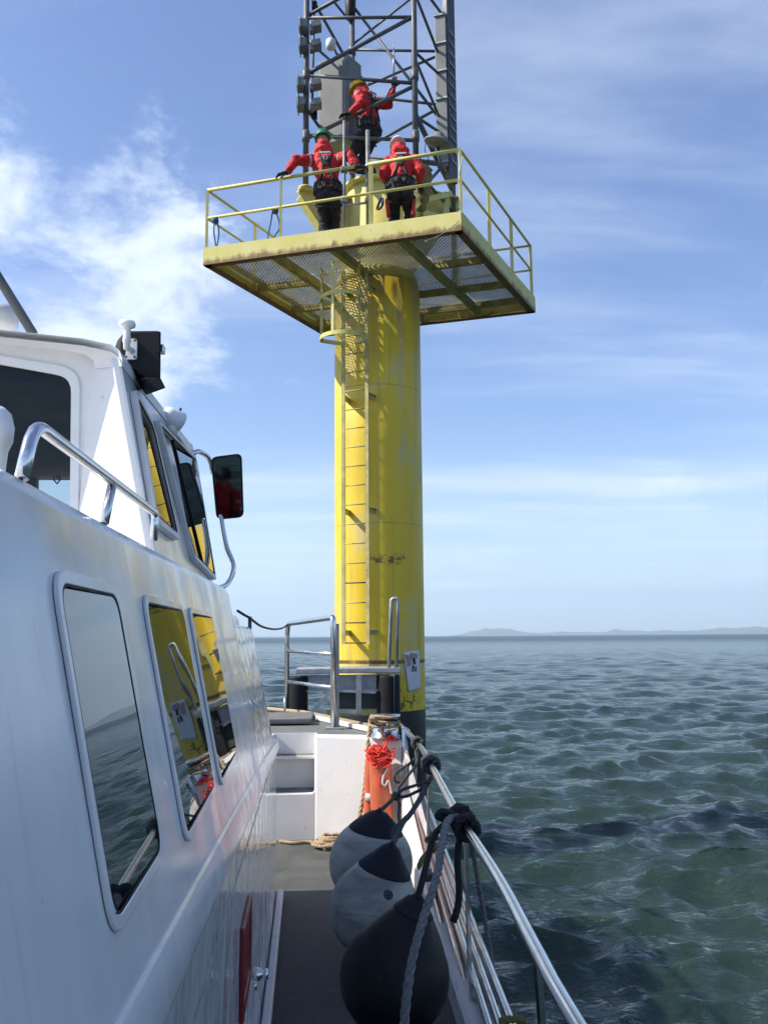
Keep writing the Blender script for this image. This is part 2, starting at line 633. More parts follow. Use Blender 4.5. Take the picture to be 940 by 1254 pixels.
    cloth('strap_black', (.014, .014, .015), .003, 40)
    cloth('strap_red', (.38, .02, .02), .002, 40)
    cloth('olive_cloth', (.17, .15, .05), .04, 9)
    cloth('skin', (.46, .24, .16), .002, 30, .55)
    paint('helmet_green', (.012, .16, .10), .3, .08, 6)
    paint('helmet_white', (.74, .74, .72), .3, .05, 6)
    paint('helmet_yellow', (.72, .40, .02), .3, .08, 6)
    paint('reflective', (.42, .42, .43), .4, .1, 20)
    # fenders: weathered grey vinyl with scuff bands; and black
    m, t, p = newmat('fender_grey')
    co = obj_co(t)
    n1 = t.noise(t.vmap(co, (.8, .8, 3.2), rot=(R(14), R(-22), 0)), 2.6, 6, .55, .4)
    n2 = t.noise(t.vmap(co, (1.2, 1.2, 5)), 9, 7, .7, .3)
    c = t.mix(t.ramp(n1, .36, .66), (.40, .40, .37, 1), (.18, .18, .165, 1))
    c = t.mix(t.math('MULTIPLY', t.ramp(n2, .53, .72), .62), c, (.08, .08, .076, 1))
    t.put(p.inputs['Base Color'], c)
    p.inputs['Roughness'].default_value = .5
    t.put(p.inputs['Normal'], t.n('ShaderNodeBump', {'Height': n2, 'Strength': 1.0, 'Distance': .002}))
    paint('fender_black', (.008, .009, .011), .5, .4, 5, .0012, 30, dirt=(.025, .025, .027, 1), dirt_amt=.15, spec=.22)
    paint('fender_cap', (.008, .010, .016), .65, .3, 8, .001, 40, spec=.25)
    paint('rope_grey', (.16, .16, .165), .9, .3, 60, .001, 200)
    paint('rope_black', (.012, .012, .014), .85, .4, 60, .001, 200)
    paint('rope_slate', (.050, .055, .060), .9, .4, 60, .001, 200)
    paint('rope_tan', (.36, .27, .17), .9, .25, 60, .001, 200)
    paint('rope_olive', (.14, .13, .035), .9, .3, 60, .001, 200)
    paint('rope_blue', (.03, .10, .22), .9, .3, 60, .001, 200)
    paint('rope_red', (.72, .05, .035), .8, .2, 60, .001, 200)
    paint('rope_white', (.62, .58, .55), .8, .2, 60, .001, 200)
    paint('float_orange', (.52, .115, .05), .5, .12, 6, .0015, 40, dirt=(.42, .10, .05, 1), dirt_amt=.1)
    paint('paper', (.62, .62, .66), .7, .05, 8)
    paint('ink', (.02, .02, .03), .7, .2, 10)
    paint('paper_brown', (.36, .28, .25), .7, .15, 14)
    paint('lamp_white', (.70, .70, .68), .35, .06, 6)
    # sea
    m, t, p = newmat('sea_water')
    geo = t.n('ShaderNodeNewGeometry').outputs['Position']
    n0 = t.noise(t.vmap(geo, (.05, .05, .05)), 1, 3, .5)
    foamzone = t.n('ShaderNodeVectorMath', {0: geo, 1: (2.9, 9.6, 0)}, operation='DISTANCE').outputs['Value']
    fn = t.noise(t.vmap(geo, (1.0, 1.6, 1)), 3.4, 9, .68, 1.2)
    fz = t.ramp(foamzone, .6, 3.2, 1, 0)
    hgt = t.n('ShaderNodeSeparateXYZ', {0: geo}).outputs[2]
    crest = t.ramp(hgt, .10, .26)
    foam = t.math('MAXIMUM', t.math('MULTIPLY', fz, t.ramp(fn, .60, .72)),
                  t.math('MULTIPLY', crest, t.ramp(fn, .70, .80)))
    fleck = t.math('MULTIPLY', t.ramp(t.noise(t.vmap(geo, (1, 1.8, 1)), 5.5, 6, .7, 1.5), .69, .76), t.ramp(t.noise(geo, .35, 3, .5), .5, .66))
    foam = t.math('ADD', t.math('MULTIPLY', foam, .55), t.math('MULTIPLY', fleck, .22), clamp=True)
    base = t.mix(t.ramp(n0, .3, .7), (.017, .036, .029, 1), (.022, .043, .033, 1))
    t.put(p.inputs['Base Color'], t.mix(foam, base, (.55, .60, .58, 1)))
    far = t.ramp(t.n('ShaderNodeVectorMath', {0: geo}, operation='LENGTH').outputs['Value'], 30, 700, .07, .34)
    t.put(p.inputs['Roughness'], t.math('ADD', far, t.math('MULTIPLY', foam, .5), clamp=True))
    p.inputs['IOR'].default_value = 1.333
    p.inputs['Subsurface Weight'].default_value = .9
    p.inputs['Subsurface Radius'].default_value = (.30, .34, .33)
    p.inputs['Subsurface Scale'].default_value = 1.0
    p.subsurface_method = 'BURLEY'
    r1 = t.noise(t.vmap(geo, (1, 2.3, 1), rot=(0, 0, R(14))), 3.2, 4, .55, .3)
    r2 = t.noise(t.vmap(geo, (1, 2.0, 1), rot=(0, 0, R(-12))), 11, 4, .6, .2)
    r3 = t.noise(t.vmap(geo, (1, 1.5, 1)), .22, 5, .62, .2)
    h = t.math('ADD', t.math('MULTIPLY', r1, .080), t.math('MULTIPLY', r2, .033))
    r4 = t.noise(t.vmap(geo, (1, 1.7, 1), rot=(0, 0, R(8))), .85, 4, .6, .3)
    h = t.math('ADD', h, t.math('MULTIPLY', r4, .10))
    h = t.math('ADD', h, t.math('MULTIPLY', r3, .12))
    t.put(p.inputs['Normal'], t.n('ShaderNodeBump', {'Height': h, 'Strength': 1.0, 'Distance': 1.0}))
    # hills
    m, t, p = newmat('hill_ground')
    co = t.n('ShaderNodeNewGeometry').outputs['Position']
    n1 = t.noise(co, .004, 6, .6)
    t.put(p.inputs['Base Color'], t.mix(t.ramp(n1, .35, .65), (.05, .07, .035, 1), (.13, .12, .07, 1)))
    p.inputs['Roughness'].default_value = .9


make_materials()
M = MATS


# ------------------------------------------------------------------ sea, hills
def build_sea():
    rng = np.random.default_rng(5)
    th_f = np.linspace(R(-28), R(34), 600)           # ahead (from +Y toward +X)
    th_s = np.linspace(R(34), R(150), 210)[1:]
    th_b = np.linspace(R(150), R(332), 110)[1:-1]
    th = np.concatenate([th_f, th_s, th_b])
    rr = [2.2]
    while rr[-1] < 620:
        rr.append(rr[-1] * 1.0056)
    rr += [850, 1300, 2000, 3500, 6000, 11000, 23500]
    rr = np.array(rr)
    Rg, Tg = np.meshgrid(rr, th, indexing='ij')
    X = Rg * np.sin(Tg)
    Y = Rg * np.cos(Tg)
    sp = Rg * 0.0056
    Z = np.zeros_like(X)
    DX = np.zeros_like(X)
    DY = np.zeros_like(X)
    N = 150
    lam = np.exp(rng.uniform(np.log(.30), np.log(5), N))
    lam.sort()
    wind = R(-78)   # heading of the sea, from +X
    for L in lam:
        spread = rng.normal(0, .42 if L > 2.0 else .65)
        a = wind + spread
        k = 2 * math.pi / L
        kx, ky = k * math.cos(a), k * math.sin(a)
        amp = .0062 * L ** .50 * rng.uniform(.6, 1.4) * (1 if L < 5 else (5 / L) ** 1.2)
        ph = rng.uniform(0, 2 * math.pi)
        att = np.clip((L / sp - 2.5) / 3.0, 0, 1)
        A = amp * att
        arg = kx * X + ky * Y + ph
        s_, c_ = np.sin(arg), np.cos(arg)
        Z += A * c_
        ch = 1.25
        DX -= ch * A * math.cos(a) * s_
        DY -= ch * A * math.sin(a) * s_
    # patches of gusts
    X2, Y2 = X + DX, Y + DY
    nr, nt = X.shape
    co = np.stack([X2.ravel(), Y2.ravel(), Z.ravel()], 1)
    idx = np.arange(nr * nt).reshape(nr, nt)
    a = idx[:-1, :]
    b = idx[1:, :]
    q = np.stack([a, np.roll(a, -1, 1), np.roll(b, -1, 1), b], -1).reshape(-1, 4)
    me = bpy.data.meshes.new('sea')
    me.vertices.add(len(co) + 1)
    me.vertices.foreach_set('co', np.concatenate([co.ravel(), [0, 0, -.3]]))
    c0 = len(co)
    ring = idx[0]
    nq = len(q)
    tri = np.stack([np.full(nt, c0), np.roll(ring, -1), ring], 1)
    me.loops.add(nq * 4 + nt * 3)
    me.loops.foreach_set('vertex_index', np.concatenate([q[:, ::-1].ravel(), tri[:, ::-1].ravel()]))
    me.polygons.add(nq + nt)
    ls = np.concatenate([np.arange(nq) * 4, nq * 4 + np.arange(nt) * 3])
    me.polygons.foreach_set('loop_start', ls)
    me.polygons.foreach_set('use_smooth', np.ones(nq + nt, bool))
    me.materials.append(M['sea_water'])
    me.update(calc_edges=True)
    me.validate()
    bm = bmesh.new()
    bm.from_mesh(me)
    up = sum(1 for f in list(bm.faces)[:200] if f.normal.z > 0)
    if up < 100:
        bmesh.ops.reverse_faces(bm, faces=bm.faces)
        bm.to_mesh(me)
    bm.free()
    o = bpy.data.objects.new('sea', me)
    COL.objects.link(o)
    tag(o, kind='structure')


build_sea()


def build_hills():
    # ridge line: picture column -> height above the horizon in picture rows (range 9 km)
    D = 22000.0
    prof = [(-900, 5), (-600, 8), (-300, 4), (0, 3), (300, 1.5), (480, .0), (545, .2), (565, 3), (585, 8), (603, 10), (622, 8), (640, 4), (660, 3), (690, 4.5), (715, 3.5),
            (735, 3.2), (750, 7), (765, 5.5), (790, 4), (810, 5), (835, 3.8), (860, 6), (885, 7), (905, 7.5), (940, 8.5), (1000, 9), (1100, 14),
            (1300, 20), (1500, 12), (1800, 26), (2200, 40), (2700, 34)]
    mb = MB()
    xs, hs = zip(*prof)
    cols = []
    px = -900
    az = []
    # turn columns into bearings so that the shore keeps going round to starboard
    def bearing(x):
        return YAW + math.atan((x - 470) / F)
    knots = [(bearing(x), h) for x, h in prof] + [(R(82), 20), (R(92), 34), (R(100), 42), (R(108), 30), (R(120), 20), (R(135), 12), (R(150), 6)]
    kb, kh = zip(*knots)
    n = 900
    rings = [(0, -.001), (.35, .45), (1.0, 1.0), (1.7, .55), (2.4, .0)]
    vs = []
    for i in range(n):
        b = kb[0] + (kb[-1] - kb[0]) * i / (n - 1)
        h = np.interp(b, kb, kh) / F * D
        h *= 1 + .22 * noise.noise(Vector((b * 60, 0, 0))) + .10 * noise.noise(Vector((b * 190, 3, 0)))
        for k, (dr, kz) in enumerate(rings):
            r_ = D + dr * 1000
            z = max(h * kz * (1 + .25 * noise.noise(Vector((b * 120, dr * 4, 5)))), -2) if 0 < k < 4 else -3
            vs.append((r_ * math.sin(b), r_ * math.cos(b), z))
    m_ = len(rings)
    fs = [(i * m_ + k, i * m_ + k + 1, (i + 1) * m_ + k + 1, (i + 1) * m_ + k) for i in range(n - 1) for k in range(m_ - 1)]
    mb.add(vs, fs, True)
    tag(mb.build('hills', M['hill_ground']), kind='structure')


build_hills()

# haze over the sea
hb = MB().box((0, 0, 598), (50000, 50000, 1200))
hm = bpy.data.materials.new('haze_air')
hm.use_nodes = True
ht = hm.node_tree
ht.nodes.remove(ht.nodes['Principled BSDF'])
pv = ht.nodes.new('ShaderNodeVolumePrincipled')
pv.inputs['Color'].default_value = (.72, .87, 1.0, 1)
pv.inputs['Density'].default_value = 5.6e-5
pv.inputs['Anisotropy'].default_value = .25
ht.links.new(pv.outputs[0], ht.nodes['Material Output'].inputs['Volume'])
tag(hb.build('haze', hm), kind='stuff')


# ------------------------------------------------------------------ beacon tower
PC = Vector((.62, 13.9, 0))
PR = .70
HB = 8.65
FL, FR, BR, BL = [at(x, y, 'z', HB) for x, y in ((249, 325), (565, 282), (655, 383), (398, 412))]
PTOP = 8.93                                       # top of the edge beams


def pf(u, v, z):
    """point on the platform: u along the front edge, v towards the back"""
    p = FL * (1 - u) * (1 - v) + FR * u * (1 - v) + BR * u * v + BL * (1 - u) * v
    return Vector((p.x, p.y, z))


beacon = thing('beacon_tower', 'tall yellow steel beacon on one thick pile with a railed platform and lattice mast', 'beacon tower', (PC.x, PC.y, 0))
# pile
MB().lathe([(PR, -4), (PR, 2), (PR, 4), (PR, 6), (PR, HB - .02)], (PC.x, PC.y, 0), seg=72).build('pile', M['pile_paint'], beacon)
zr = zon(.6, 13.2, 811)
# upper column above the deck with flanges
ut = zon(.62, 13.5, 219)
up_col = MB().lathe([(.66, 8.66), (.66, 8.80), (.52, 9.02), (.50, ut - .06)], (PC.x, PC.y, 0), seg=48)
uc = up_col.build('upper_column', M['faded_yellow'], beacon)
MB().lathe([(.58, ut - .06), (.58, ut - .02), (.57, ut)], (PC.x, PC.y, 0), seg=48).build('flange', M['faded_yellow'], uc)
bx = MB()
bx.box((PC.x + .12, PC.y + .12, ut + .19), (.46, .40, .38))
bx.box((PC.x + .12, PC.y + .12, ut + .40), (.54, .48, .045))
bx.build('junction_box', M['faded_yellow'], uc, bevel=.01)

# platform: edge beams, joists, grating panels
plat = MB()
t = .045


def edge_beam(a, b, inward, mat):
    mb = MB()
    a0, b0 = Vector(a), Vector(b)
    for z0, z1, wd in ((HB, PTOP, .02),):
        mb.bar(a0 + Vector((0, 0, (z0 + z1) / 2 - HB)), b0 + Vector((0, 0, (z0 + z1) / 2 - HB)), wd, z1 - z0)
    for z in (HB + .008, PTOP - .012):
        o = inward * .06
        mb.bar(a0 + o + Vector((0, 0, z - HB)), b0 + o + Vector((0, 0, z - HB)), .10, .016)
    return mb


def inw(u0, v0, u1, v1):
    a, b = pf(u0, v0, 0), pf(u1, v1, 0)
    d = (b - a).normalized()
    n = Vector((-d.y, d.x, 0))
    c = pf(.5, .5, 0)
    return n if n.dot(c - a) > 0 else -n


first = None
EDGES = [((0, 0), (1, 0), 'rusting_yellow'), ((1, 0), (1, 1), 'rusting_yellow'), ((1, 1), (0, 1), 'rusting_yellow'), ((0, 1), (0, 0), 'rusting_yellow')]
platform = MB()
for (u0, v0), (u1, v1), mt in EDGES[:1]:
    platform = edge_beam(pf(u0, v0, HB), pf(u1, v1, HB), inw(u0, v0, u1, v1), mt).build('edge_beam', M[mt], beacon)
for (u0, v0), (u1, v1), mt in EDGES[1:]:
    a, b = pf(u0, v0, HB), pf(u1, v1, HB)
    d = (b - a).normalized() * .012
    edge_beam(a + d, b - d, inw(u0, v0, u1, v1), mt).build('edge_beam', M[mt], beacon)
JU = (.27, .50, .76)
JV = (.36, .66)
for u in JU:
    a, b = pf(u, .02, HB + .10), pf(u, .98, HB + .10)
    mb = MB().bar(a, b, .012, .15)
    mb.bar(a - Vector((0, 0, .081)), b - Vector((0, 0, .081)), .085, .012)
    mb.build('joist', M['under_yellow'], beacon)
us = (0.012,) + JU + (.988,)
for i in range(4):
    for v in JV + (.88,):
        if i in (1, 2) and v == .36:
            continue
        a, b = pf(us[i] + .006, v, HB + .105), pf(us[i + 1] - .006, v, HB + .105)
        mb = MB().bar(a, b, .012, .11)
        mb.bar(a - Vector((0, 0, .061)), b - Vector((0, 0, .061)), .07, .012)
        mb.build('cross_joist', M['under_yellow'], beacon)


def grating(u0, u1, v0, v1):
    """expanded metal: two families of slanted strands"""
    mb = MB()
    A, B, D = pf(u0, v0, 0), pf(u1, v0, 0), pf(u0, v1, 0)
    eu, ev = B - A, D - A
    lu, lv = eu.length, ev.length
    stp = .062
    z = HB + .195
    for s in (1, -1):
        k = 1.0 * s
        # strands satisfy  a = c + k * b  (a along u, b along v, in metres)
        c = -lv if s > 0 else 0
        end = lu if s > 0 else lu + lv
        while c < end:
            # clip
            lo, hi = 0.0, lv
            if s > 0:
                lo, hi = max(lo, -c), min(hi, lu - c)
            else:
                lo, hi = max(lo, c - lu), min(hi, c)
            if hi - lo > .03:
                def q(b):
                    a = c + k * b
                    return Vector((A.x + eu.x * a / lu + ev.x * b / lv, A.y + eu.y * a / lu + ev.y * b / lv, z + .003 * s))
                mb.bar(q(lo), q(hi), .017, .006)
            c += stp
    return mb


vs_ = (.012, .34, .66, .988)
for i in range(4):
    for j in range(3):
        grating(us[i] + .0015, us[i + 1] - .0015, vs_[j], vs_[j + 1] - .002).build('grating_panel', M['grating_steel'], beacon)

# railing
RT_ = [zon(pf(u, v, 0).x, pf(u, v, 0).y, y) for u, v, y in ((0, 0, 232), (1, 0, 181))]
RZ = sum(RT_) / 2
RM = (RZ + PTOP) / 2 + .02


def rail(name, pts, r=.026, mat='faded_yellow', parent=None):
    return MB().tube(pts, r, 10).build(name, M[mat], parent or beacon)


UG0 = .600
UG1 = .655
rail('top_rail', [pf(.004, .012, RZ), pf(UG0, .012, RZ)])
rail('top_rail', [pf(UG1, .012, RZ), pf(.996, .012, RZ)])
rail('mid_rail', [pf(.004, .012, RM), pf(.996, .012, RM)], .022)
for a, b in (((.996, .012), (.99, .988)), ((.99, .988), (.01, .988)), ((.004, .988), (.004, .012))):
    rail('top_rail', [pf(*a, RZ), pf(*b, RZ)], .022)
    rail('mid_rail', [pf(*a, RM), pf(*b, RM)], .019)
posts = [(.004, .012), (.31, .012), (.996, .012), (.99, .37), (.99, .68), (.99, .988), (.66, .988), (.33, .988), (.004, .988), (.004, .36), (.004, .68)]
for u, v in posts:
    a = pf(u, v, HB + .02)
    b = pf(u, v, RZ)
    d = Vector((.05, 0, 0)) if v in (.012, .988) else Vector((0, .05, 0))
    MB().bar(a, b, .05, .035, (1, 0, 0) if v == .012 else (0, 1, 0)).build('rail_post', M['faded_yellow'], beacon)
MB().bar(pf(UG1 + .006, .02, HB + .2), pf(UG1 + .006, .02, RZ + .06), .085, .06, (1, 0, 0)).build('rail_post', M['faded_yellow'], beacon)
# grey scaffold tubes at the ladder gate
for px, top, foot, r in ((421.5, 148, 283, .024), (450.5, 160, 280, .034)):
    p = at(px, 230, 'y', 12.30)
    g = MB().tube([(p.x, p.y, zon(p.x, p.y, foot)), (p.x, p.y, zon(p.x, p.y, top))], r, 10).build('gate_post', M['dull_steel'], beacon)
    for yy in (zon(p.x, p.y, 208), zon(p.x, p.y, 246)):
        MB().box((p.x, p.y, yy), (.10, .10, .07)).build('clamp', M['dull_steel'], g, bevel=.01)
p1, p2 = at(421.5, 252, 'y', 12.30), at(450.5, 248, 'y', 12.30)
rail('gate_bar', [p1, p2], .018, 'galvanised')
rail('gate_bar', [at(436, 208, 'y', 12.3), at(457, 200, 'y', 12.25), at(468, 197, 'y', 12.22)], .022, 'galvanised')
# loose cable hanging off the right front corner
MB().tube(spline([at(x, y, 'y', 11.60) for x, y in ((566, 190), (561, 222), (563, 262), (556, 276), (540, 287), (520, 296))], 6), .006, 6).build('cable', M['galvanised'], beacon)

# ladder on the pile, with brackets and two cage hoops
LPHI = R(-25)
ln = Vector((math.sin(LPHI), -math.cos(LPHI), 0))
lt = Vector((math.cos(LPHI), math.sin(LPHI), 0))
lad_c = PC + ln * (PR + .21)
lad_c = Vector((lad_c.x - .0, lad_c.y, 0))
lz0, lz1 = zon(lad_c.x, lad_c.y, 789), zon(lad_c.x, lad_c.y, 330)
HW = .195
ladder = MB()
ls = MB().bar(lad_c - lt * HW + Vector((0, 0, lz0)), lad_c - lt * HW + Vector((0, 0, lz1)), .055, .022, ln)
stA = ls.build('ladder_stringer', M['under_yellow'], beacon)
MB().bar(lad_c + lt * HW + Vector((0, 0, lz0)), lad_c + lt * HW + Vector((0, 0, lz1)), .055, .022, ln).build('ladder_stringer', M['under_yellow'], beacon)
nr = 20
rung_me = None
for i in range(nr):
    z = lz0 + .02 + (lz1 - lz0 - .2) * i / (nr - 1)
    a, b = lad_c - lt * (HW - .01), lad_c + lt * (HW - .01)
    mb = MB().tube([a + Vector((0, 0, z)), b + Vector((0, 0, z))], .0105, 8)
    mb.build('rung', M['rust_steel'] if i in (0, 1, 3) else M['under_yellow'], beacon)
for y in (783 - 8, 625, 485, 352):
    z = zon(lad_c.x, lad_c.y, y)
    for s in (-1, 1):
        a = lad_c + lt * (s * HW) + Vector((0, 0, z))
        b = a - ln * (.30 if s > 0 else .30) + lt * (s * .03)
        MB().bar(a, b, .014, .075).bar(a + Vector((0, 0, .035)), b + Vector((0, 0, .035)), .06, .012).build('ladder_bracket', M['faded_yellow'] if s < 0 else M['under_yellow'], beacon)
for yy in (411, 362):
    zc_ = zon(lad_c.x - .2, lad_c.y - .3, yy)
    cc = lad_c + ln * .27 - lt * .10 + Vector((0, 0, zc_))
    pts = [lad_c + lt * HW + Vector((0, 0, zc_))]
    for k in range(13):
        a = R(-70) + R(250) * k / 12
        pts.append(cc + lt * (math.cos(a) * .33) + ln * (math.sin(a) * .27))
    pts.append(lad_c - lt * HW + Vector((0, 0, zc_)))
    hp = MB()
    n_ = len(pts)
    vs, fs = [], []
    pts2 = resample(spline(pts, 5), .05)
    cen = cc
    for p in pts2:
        o = (p - cen)
        o.z = 0
        o = o.normalized() * .006
        for dz in (-.032, .032):
            vs += [p + o + Vector((0, 0, dz)), p - o + Vector((0, 0, dz))]
    for i in range(len(pts2) - 1):
        k = i * 4
        fs += [(k, k + 4, k + 6, k + 2), (k + 1, k + 3, k + 7, k + 5), (k + 2, k + 6, k + 7, k + 3), (k, k + 1, k + 5, k + 4)]
    MB().add(vs, fs).build('cage_hoop', M['faded_yellow'], beacon)
for a in (R(10), R(95), R(170)):
    z0, z1 = zon(lad_c.x - .2, lad_c.y - .3, 413), zon(lad_c.x - .2, lad_c.y - .3, 322)
    c0 = lad_c + ln * .27 - lt * .10 + lt * (math.cos(a) * .32) + ln * (math.sin(a) * .26)
    MB().bar(c0 + Vector((0, 0, z0)), c0 + Vector((0, 0, z1)), .045, .012, ln).build('cage_bar', M['faded_yellow'] if a == R(95) else M['under_yellow'], beacon)

# lattice mast
LEG = {'L': Vector((-.545, 13.42, 0)), 'F': Vector((1.225, 13.20, 0)), 'R': Vector((2.0, 14.55, 0)), 'B': Vector((.235, 14.80, 0))}
ZT = 15.2
BASEZ = {'L': zon(-.545, 13.42, 232), 'F': zon(1.225, 13.2, 222), 'R': HB + .3, 'B': 9.3}
for k, p in LEG.items():
    lg = MB().tube([(p.x, p.y, BASEZ[k]), (p.x, p.y, ZT)], .048, 14).build('mast_leg', M['mast_grey'], beacon)
    for y in ((92, 167) if k in 'LF' else (62,)):
        z = zon(p.x, p.y, y)
        MB().lathe([(.062, -.09), (.066, -.03), (.066, .03), (.062, .09)], (p.x, p.y, z), seg=14).build('sleeve', M['mast_grey'], lg)
    MB().lathe([(.12, 0), (.12, .025)], (p.x, p.y, BASEZ[k]), seg=16).build('foot_plate', M['faded_yellow'], lg)


def brace(a, ya, b, yb, r=.027, name='mast_brace', mat='mast_grey'):
    pa, pb = LEG[a], LEG[b]
    A = Vector((pa.x, pa.y, zon(pa.x, pa.y, ya)))
    B = Vector((pb.x, pb.y, zon(pb.x, pb.y, yb)))
    return MB().tube([A, B], r, 10).build(name, M[mat], beacon)


for a, ya, b, yb, r in (
        ('L', 22, 'F', 21, .028), ('L', 92, 'F', 102, .030), ('L', 166, 'F', 172, .030),
        ('L', 91, 'F', 20, .034), ('L', 170, 'F', 105, .032), ('L', 20, 'F', -52, .030), ('L', -50, 'F', -50, .03),
        ('L', -14, 'B', 86, .027), ('L', -40, 'B', 30, .022), ('L', 48, 'B', 98, .022), ('L', 132, 'B', 215, .027),
        ('B', 6, 'R', 165, .027), ('B', 61, 'R', 63, .025), ('B', 112, 'R', 62, .025), ('B', 55, 'R', -38, .020),
        ('B', 116, 'R', 130, .025), ('B', 190, 'R', 124, .027), ('B', 190, 'R', 204, .025), ('B', 200, 'R', 245, .025),
        ('F', -12, 'R', 105, .025), ('F', -30, 'R', 30, .025), ('F', 63, 'R', 104, .024), ('F', 70, 'R', 182, .024),
        ('F', 142, 'R', 172, .026), ('F', 140, 'R', 235, .045), ('F', 240, 'R', 190, .026), ('F', 208, 'R', 260, .026), ('F', 196, 'R', 200, .022)):
    brace(a, ya, b, yb, r)
# brackets carrying the legs from the upper column
for k, px in (('L', 0), ('F', 0), ('R', 0), ('B', 0)):
    p = LEG[k]
    zt = BASEZ[k] if k != 'R' else zon(p.x, p.y, 242)
    d = Vector((p.x - PC.x, p.y - PC.y, 0))
    dn = d.normalized()
    s = Vector((-dn.y, dn.x, 0))
    inn = PC + dn * .48
    tip = PC + d + dn * .12
    z0 = 8.82
    poly = [inn + Vector((0, 0, z0)), inn + Vector((0, 0, zt)), tip + Vector((0, 0, zt)), tip + Vector((0, 0, zt - .14))]
    mb = MB().prism([q + s * .012 for q in poly], -s * .024)
    mb.prism([inn + s * .11 + Vector((0, 0, zt - .02)), inn - s * .11 + Vector((0, 0, zt - .02)), tip - s * .11 + Vector((0, 0, zt - .02)), tip + s * .11 + Vector((0, 0, zt - .02))], Vector((0, 0, -.022)))
    mb.prism([inn + s * .10 + Vector((0, 0, z0)), inn - s * .10 + Vector((0, 0, z0)), tip - s * .10 + Vector((0, 0, zt - .16)), tip + s * .10 + Vector((0, 0, zt - .16))], Vector((0, 0, -.018)))
    mb.build('leg_bracket', M['faded_yellow'], beacon)
ra = at(516, 246, 'y', 13.6)
rb = at(550, 238, 'y', 14.3)
MB().bar(ra, rb, .12, .09).build('outrigger', M['faded_yellow'], beacon)
MB().bar(at(546, 280, 'y', 14.2), at(546, 236, 'y', 14.2), .10, .08, (0, 1, 0)).build('outrigger', M['faded_yellow'], beacon)
MB().bar(at(515, 262, 'y', 13.5), at(545, 272, 'y', 13.9), .10, .14).build('outrigger', M['faded_yellow'], beacon)

# grey cabinet behind the yellow helmet
ca, cb = at(390, 120, 'y', 13.75), at(427, 120, 'y', 13.55)
zc0, zc1 = zon(ca.x, ca.y, 178), zon(ca.x, ca.y, 75)
dx = (cb - ca)
dx.z = 0
nn = Vector((dx.y, -dx.x, 0)).normalized()
back = -nn * .34 + dx.normalized() * .10
cab = MB().prism([Vector((ca.x, ca.y, zc0)), Vector((cb.x, cb.y, zc0)), Vector((cb.x, cb.y, zc1)), Vector((ca.x, ca.y, zc1))], back).build('cabinet', M['panel_grey'], beacon, bevel=.012)
MB().prism([Vector((ca.x, ca.y, zc0)) + nn * .014 + dx * .06, Vector((cb.x, cb.y, zc0)) + nn * .014 - dx * .06, Vector((cb.x, cb.y, zc1 - .08)) + nn * .014 - dx * .06, Vector((ca.x, ca.y, zc1 - .08)) + nn * .014 + dx * .06], -nn * .02).build('cabinet_door', M['panel_grey'], cab, bevel=.006)
# sloped dark hood behind it
ha, hb_ = at(424, 76, 'y', 13.9), at(430, 92, 'y', 13.9)
MB().prism([at(425, 78, 'y', 13.95), at(433, 76, 'y', 13.95), at(451, 106, 'y', 13.95), at(448, 114, 'y', 13.95), at(425, 104, 'y', 13.95)], (0, .3, 0)).build('cabinet_hood', M['interior'], beacon)
# tall grey antenna panel on the right leg
aa, ab = at(533.5, 120, 'y', 14.05), at(547, 120, 'y', 13.98)
z0, z1 = zon(aa.x, aa.y, 205), zon(aa.x, aa.y, 20)
d = ab - aa
d.z = 0
n2 = Vector((d.y, -d.x, 0)).normalized()
pan = MB().prism([Vector((aa.x, aa.y, z0)), Vector((ab.x, ab.y, z0)), Vector((ab.x, ab.y, z1)), Vector((aa.x, aa.y, z1))], -n2 * .12).build('antenna_panel', M['panel_grey'], beacon, bevel=.008)
for y in (20, 54, 88, 122, 200):
    z = zon(aa.x, aa.y, y)
    MB().bar(Vector((aa.x, aa.y, z)) + n2 * .012 - d * .05, Vector((ab.x, ab.y, z)) + n2 * .012 + d * .05, .03, .035).build('panel_strap', M['galvanised'], pan)
sa = Vector((ab.x + .02, ab.y, 0)) - n2 * .02
sdir = Vector((.8, .6, 0)).normalized()
side = MB().prism([sa + Vector((0, 0, z0 - .25)), sa + sdir * .19 + Vector((0, 0, z0 - .25)), sa + sdir * .19 + Vector((0, 0, z1 + .5)), sa + Vector((0, 0, z1 + .5))], Vector((-.6, .8, 0)) * .10).build('cable_tray', M['mast_grey'], beacon)
for i in range(13):
    z = z0 + .05 + i * .2
    c0 = sa + Vector((.6, -.8, 0)) * .012 + Vector((0, 0, z))
    MB().bar(c0 + sdir * .03 + Vector((0, 0, .09)), c0 + sdir * .17, .02, .022).build('louver', M['galvanised'], side)
# lamps on the left leg
for yc in (33, 56, 104, 128):
    c = at(377, yc, 'y', 13.28)
    c2 = at(369 if yc < 80 else 366.5, yc, 'y', 13.30)
    lm = MB()
    lm.box((c2.x + .03, c2.y, c2.z), (.09, .24, .15))
    lm.box((c2.x - .02, c2.y, c2.z + .0), (.02, .30, .22))
    b = lm.build('lantern_box', M['panel_grey'], beacon, bevel=.012)
    MB().box((c.x + .13, c.y + .02, c.z + .02), (.17, .20, .11), Matrix.Rotation(R(-14), 3, 'Y')).box((c.x + .06, c.y, c.z - .02), (.06, .12, .18)).build('lantern_hood', M['dull_steel'], b, bevel=.012)
    MB().box((c2.x - .033, c2.y, c2.z), (.012, .22, .14)).build('lantern_lens', M['black_plastic'], b)
MB().tube([at(385, -10, 'y', 13.5), at(382, 140, 'y', 13.5)], .02, 8).build('conduit', M['mast_grey'], beacon)
for y in (8, 55, 140):
    c = at(385, y, 'y', 13.5)
    MB().box(c, (.09, .10, .14)).build('cable_box', M['black_plastic'], beacon, bevel=.01)
c = at(429, 10, 'y', 14.75)
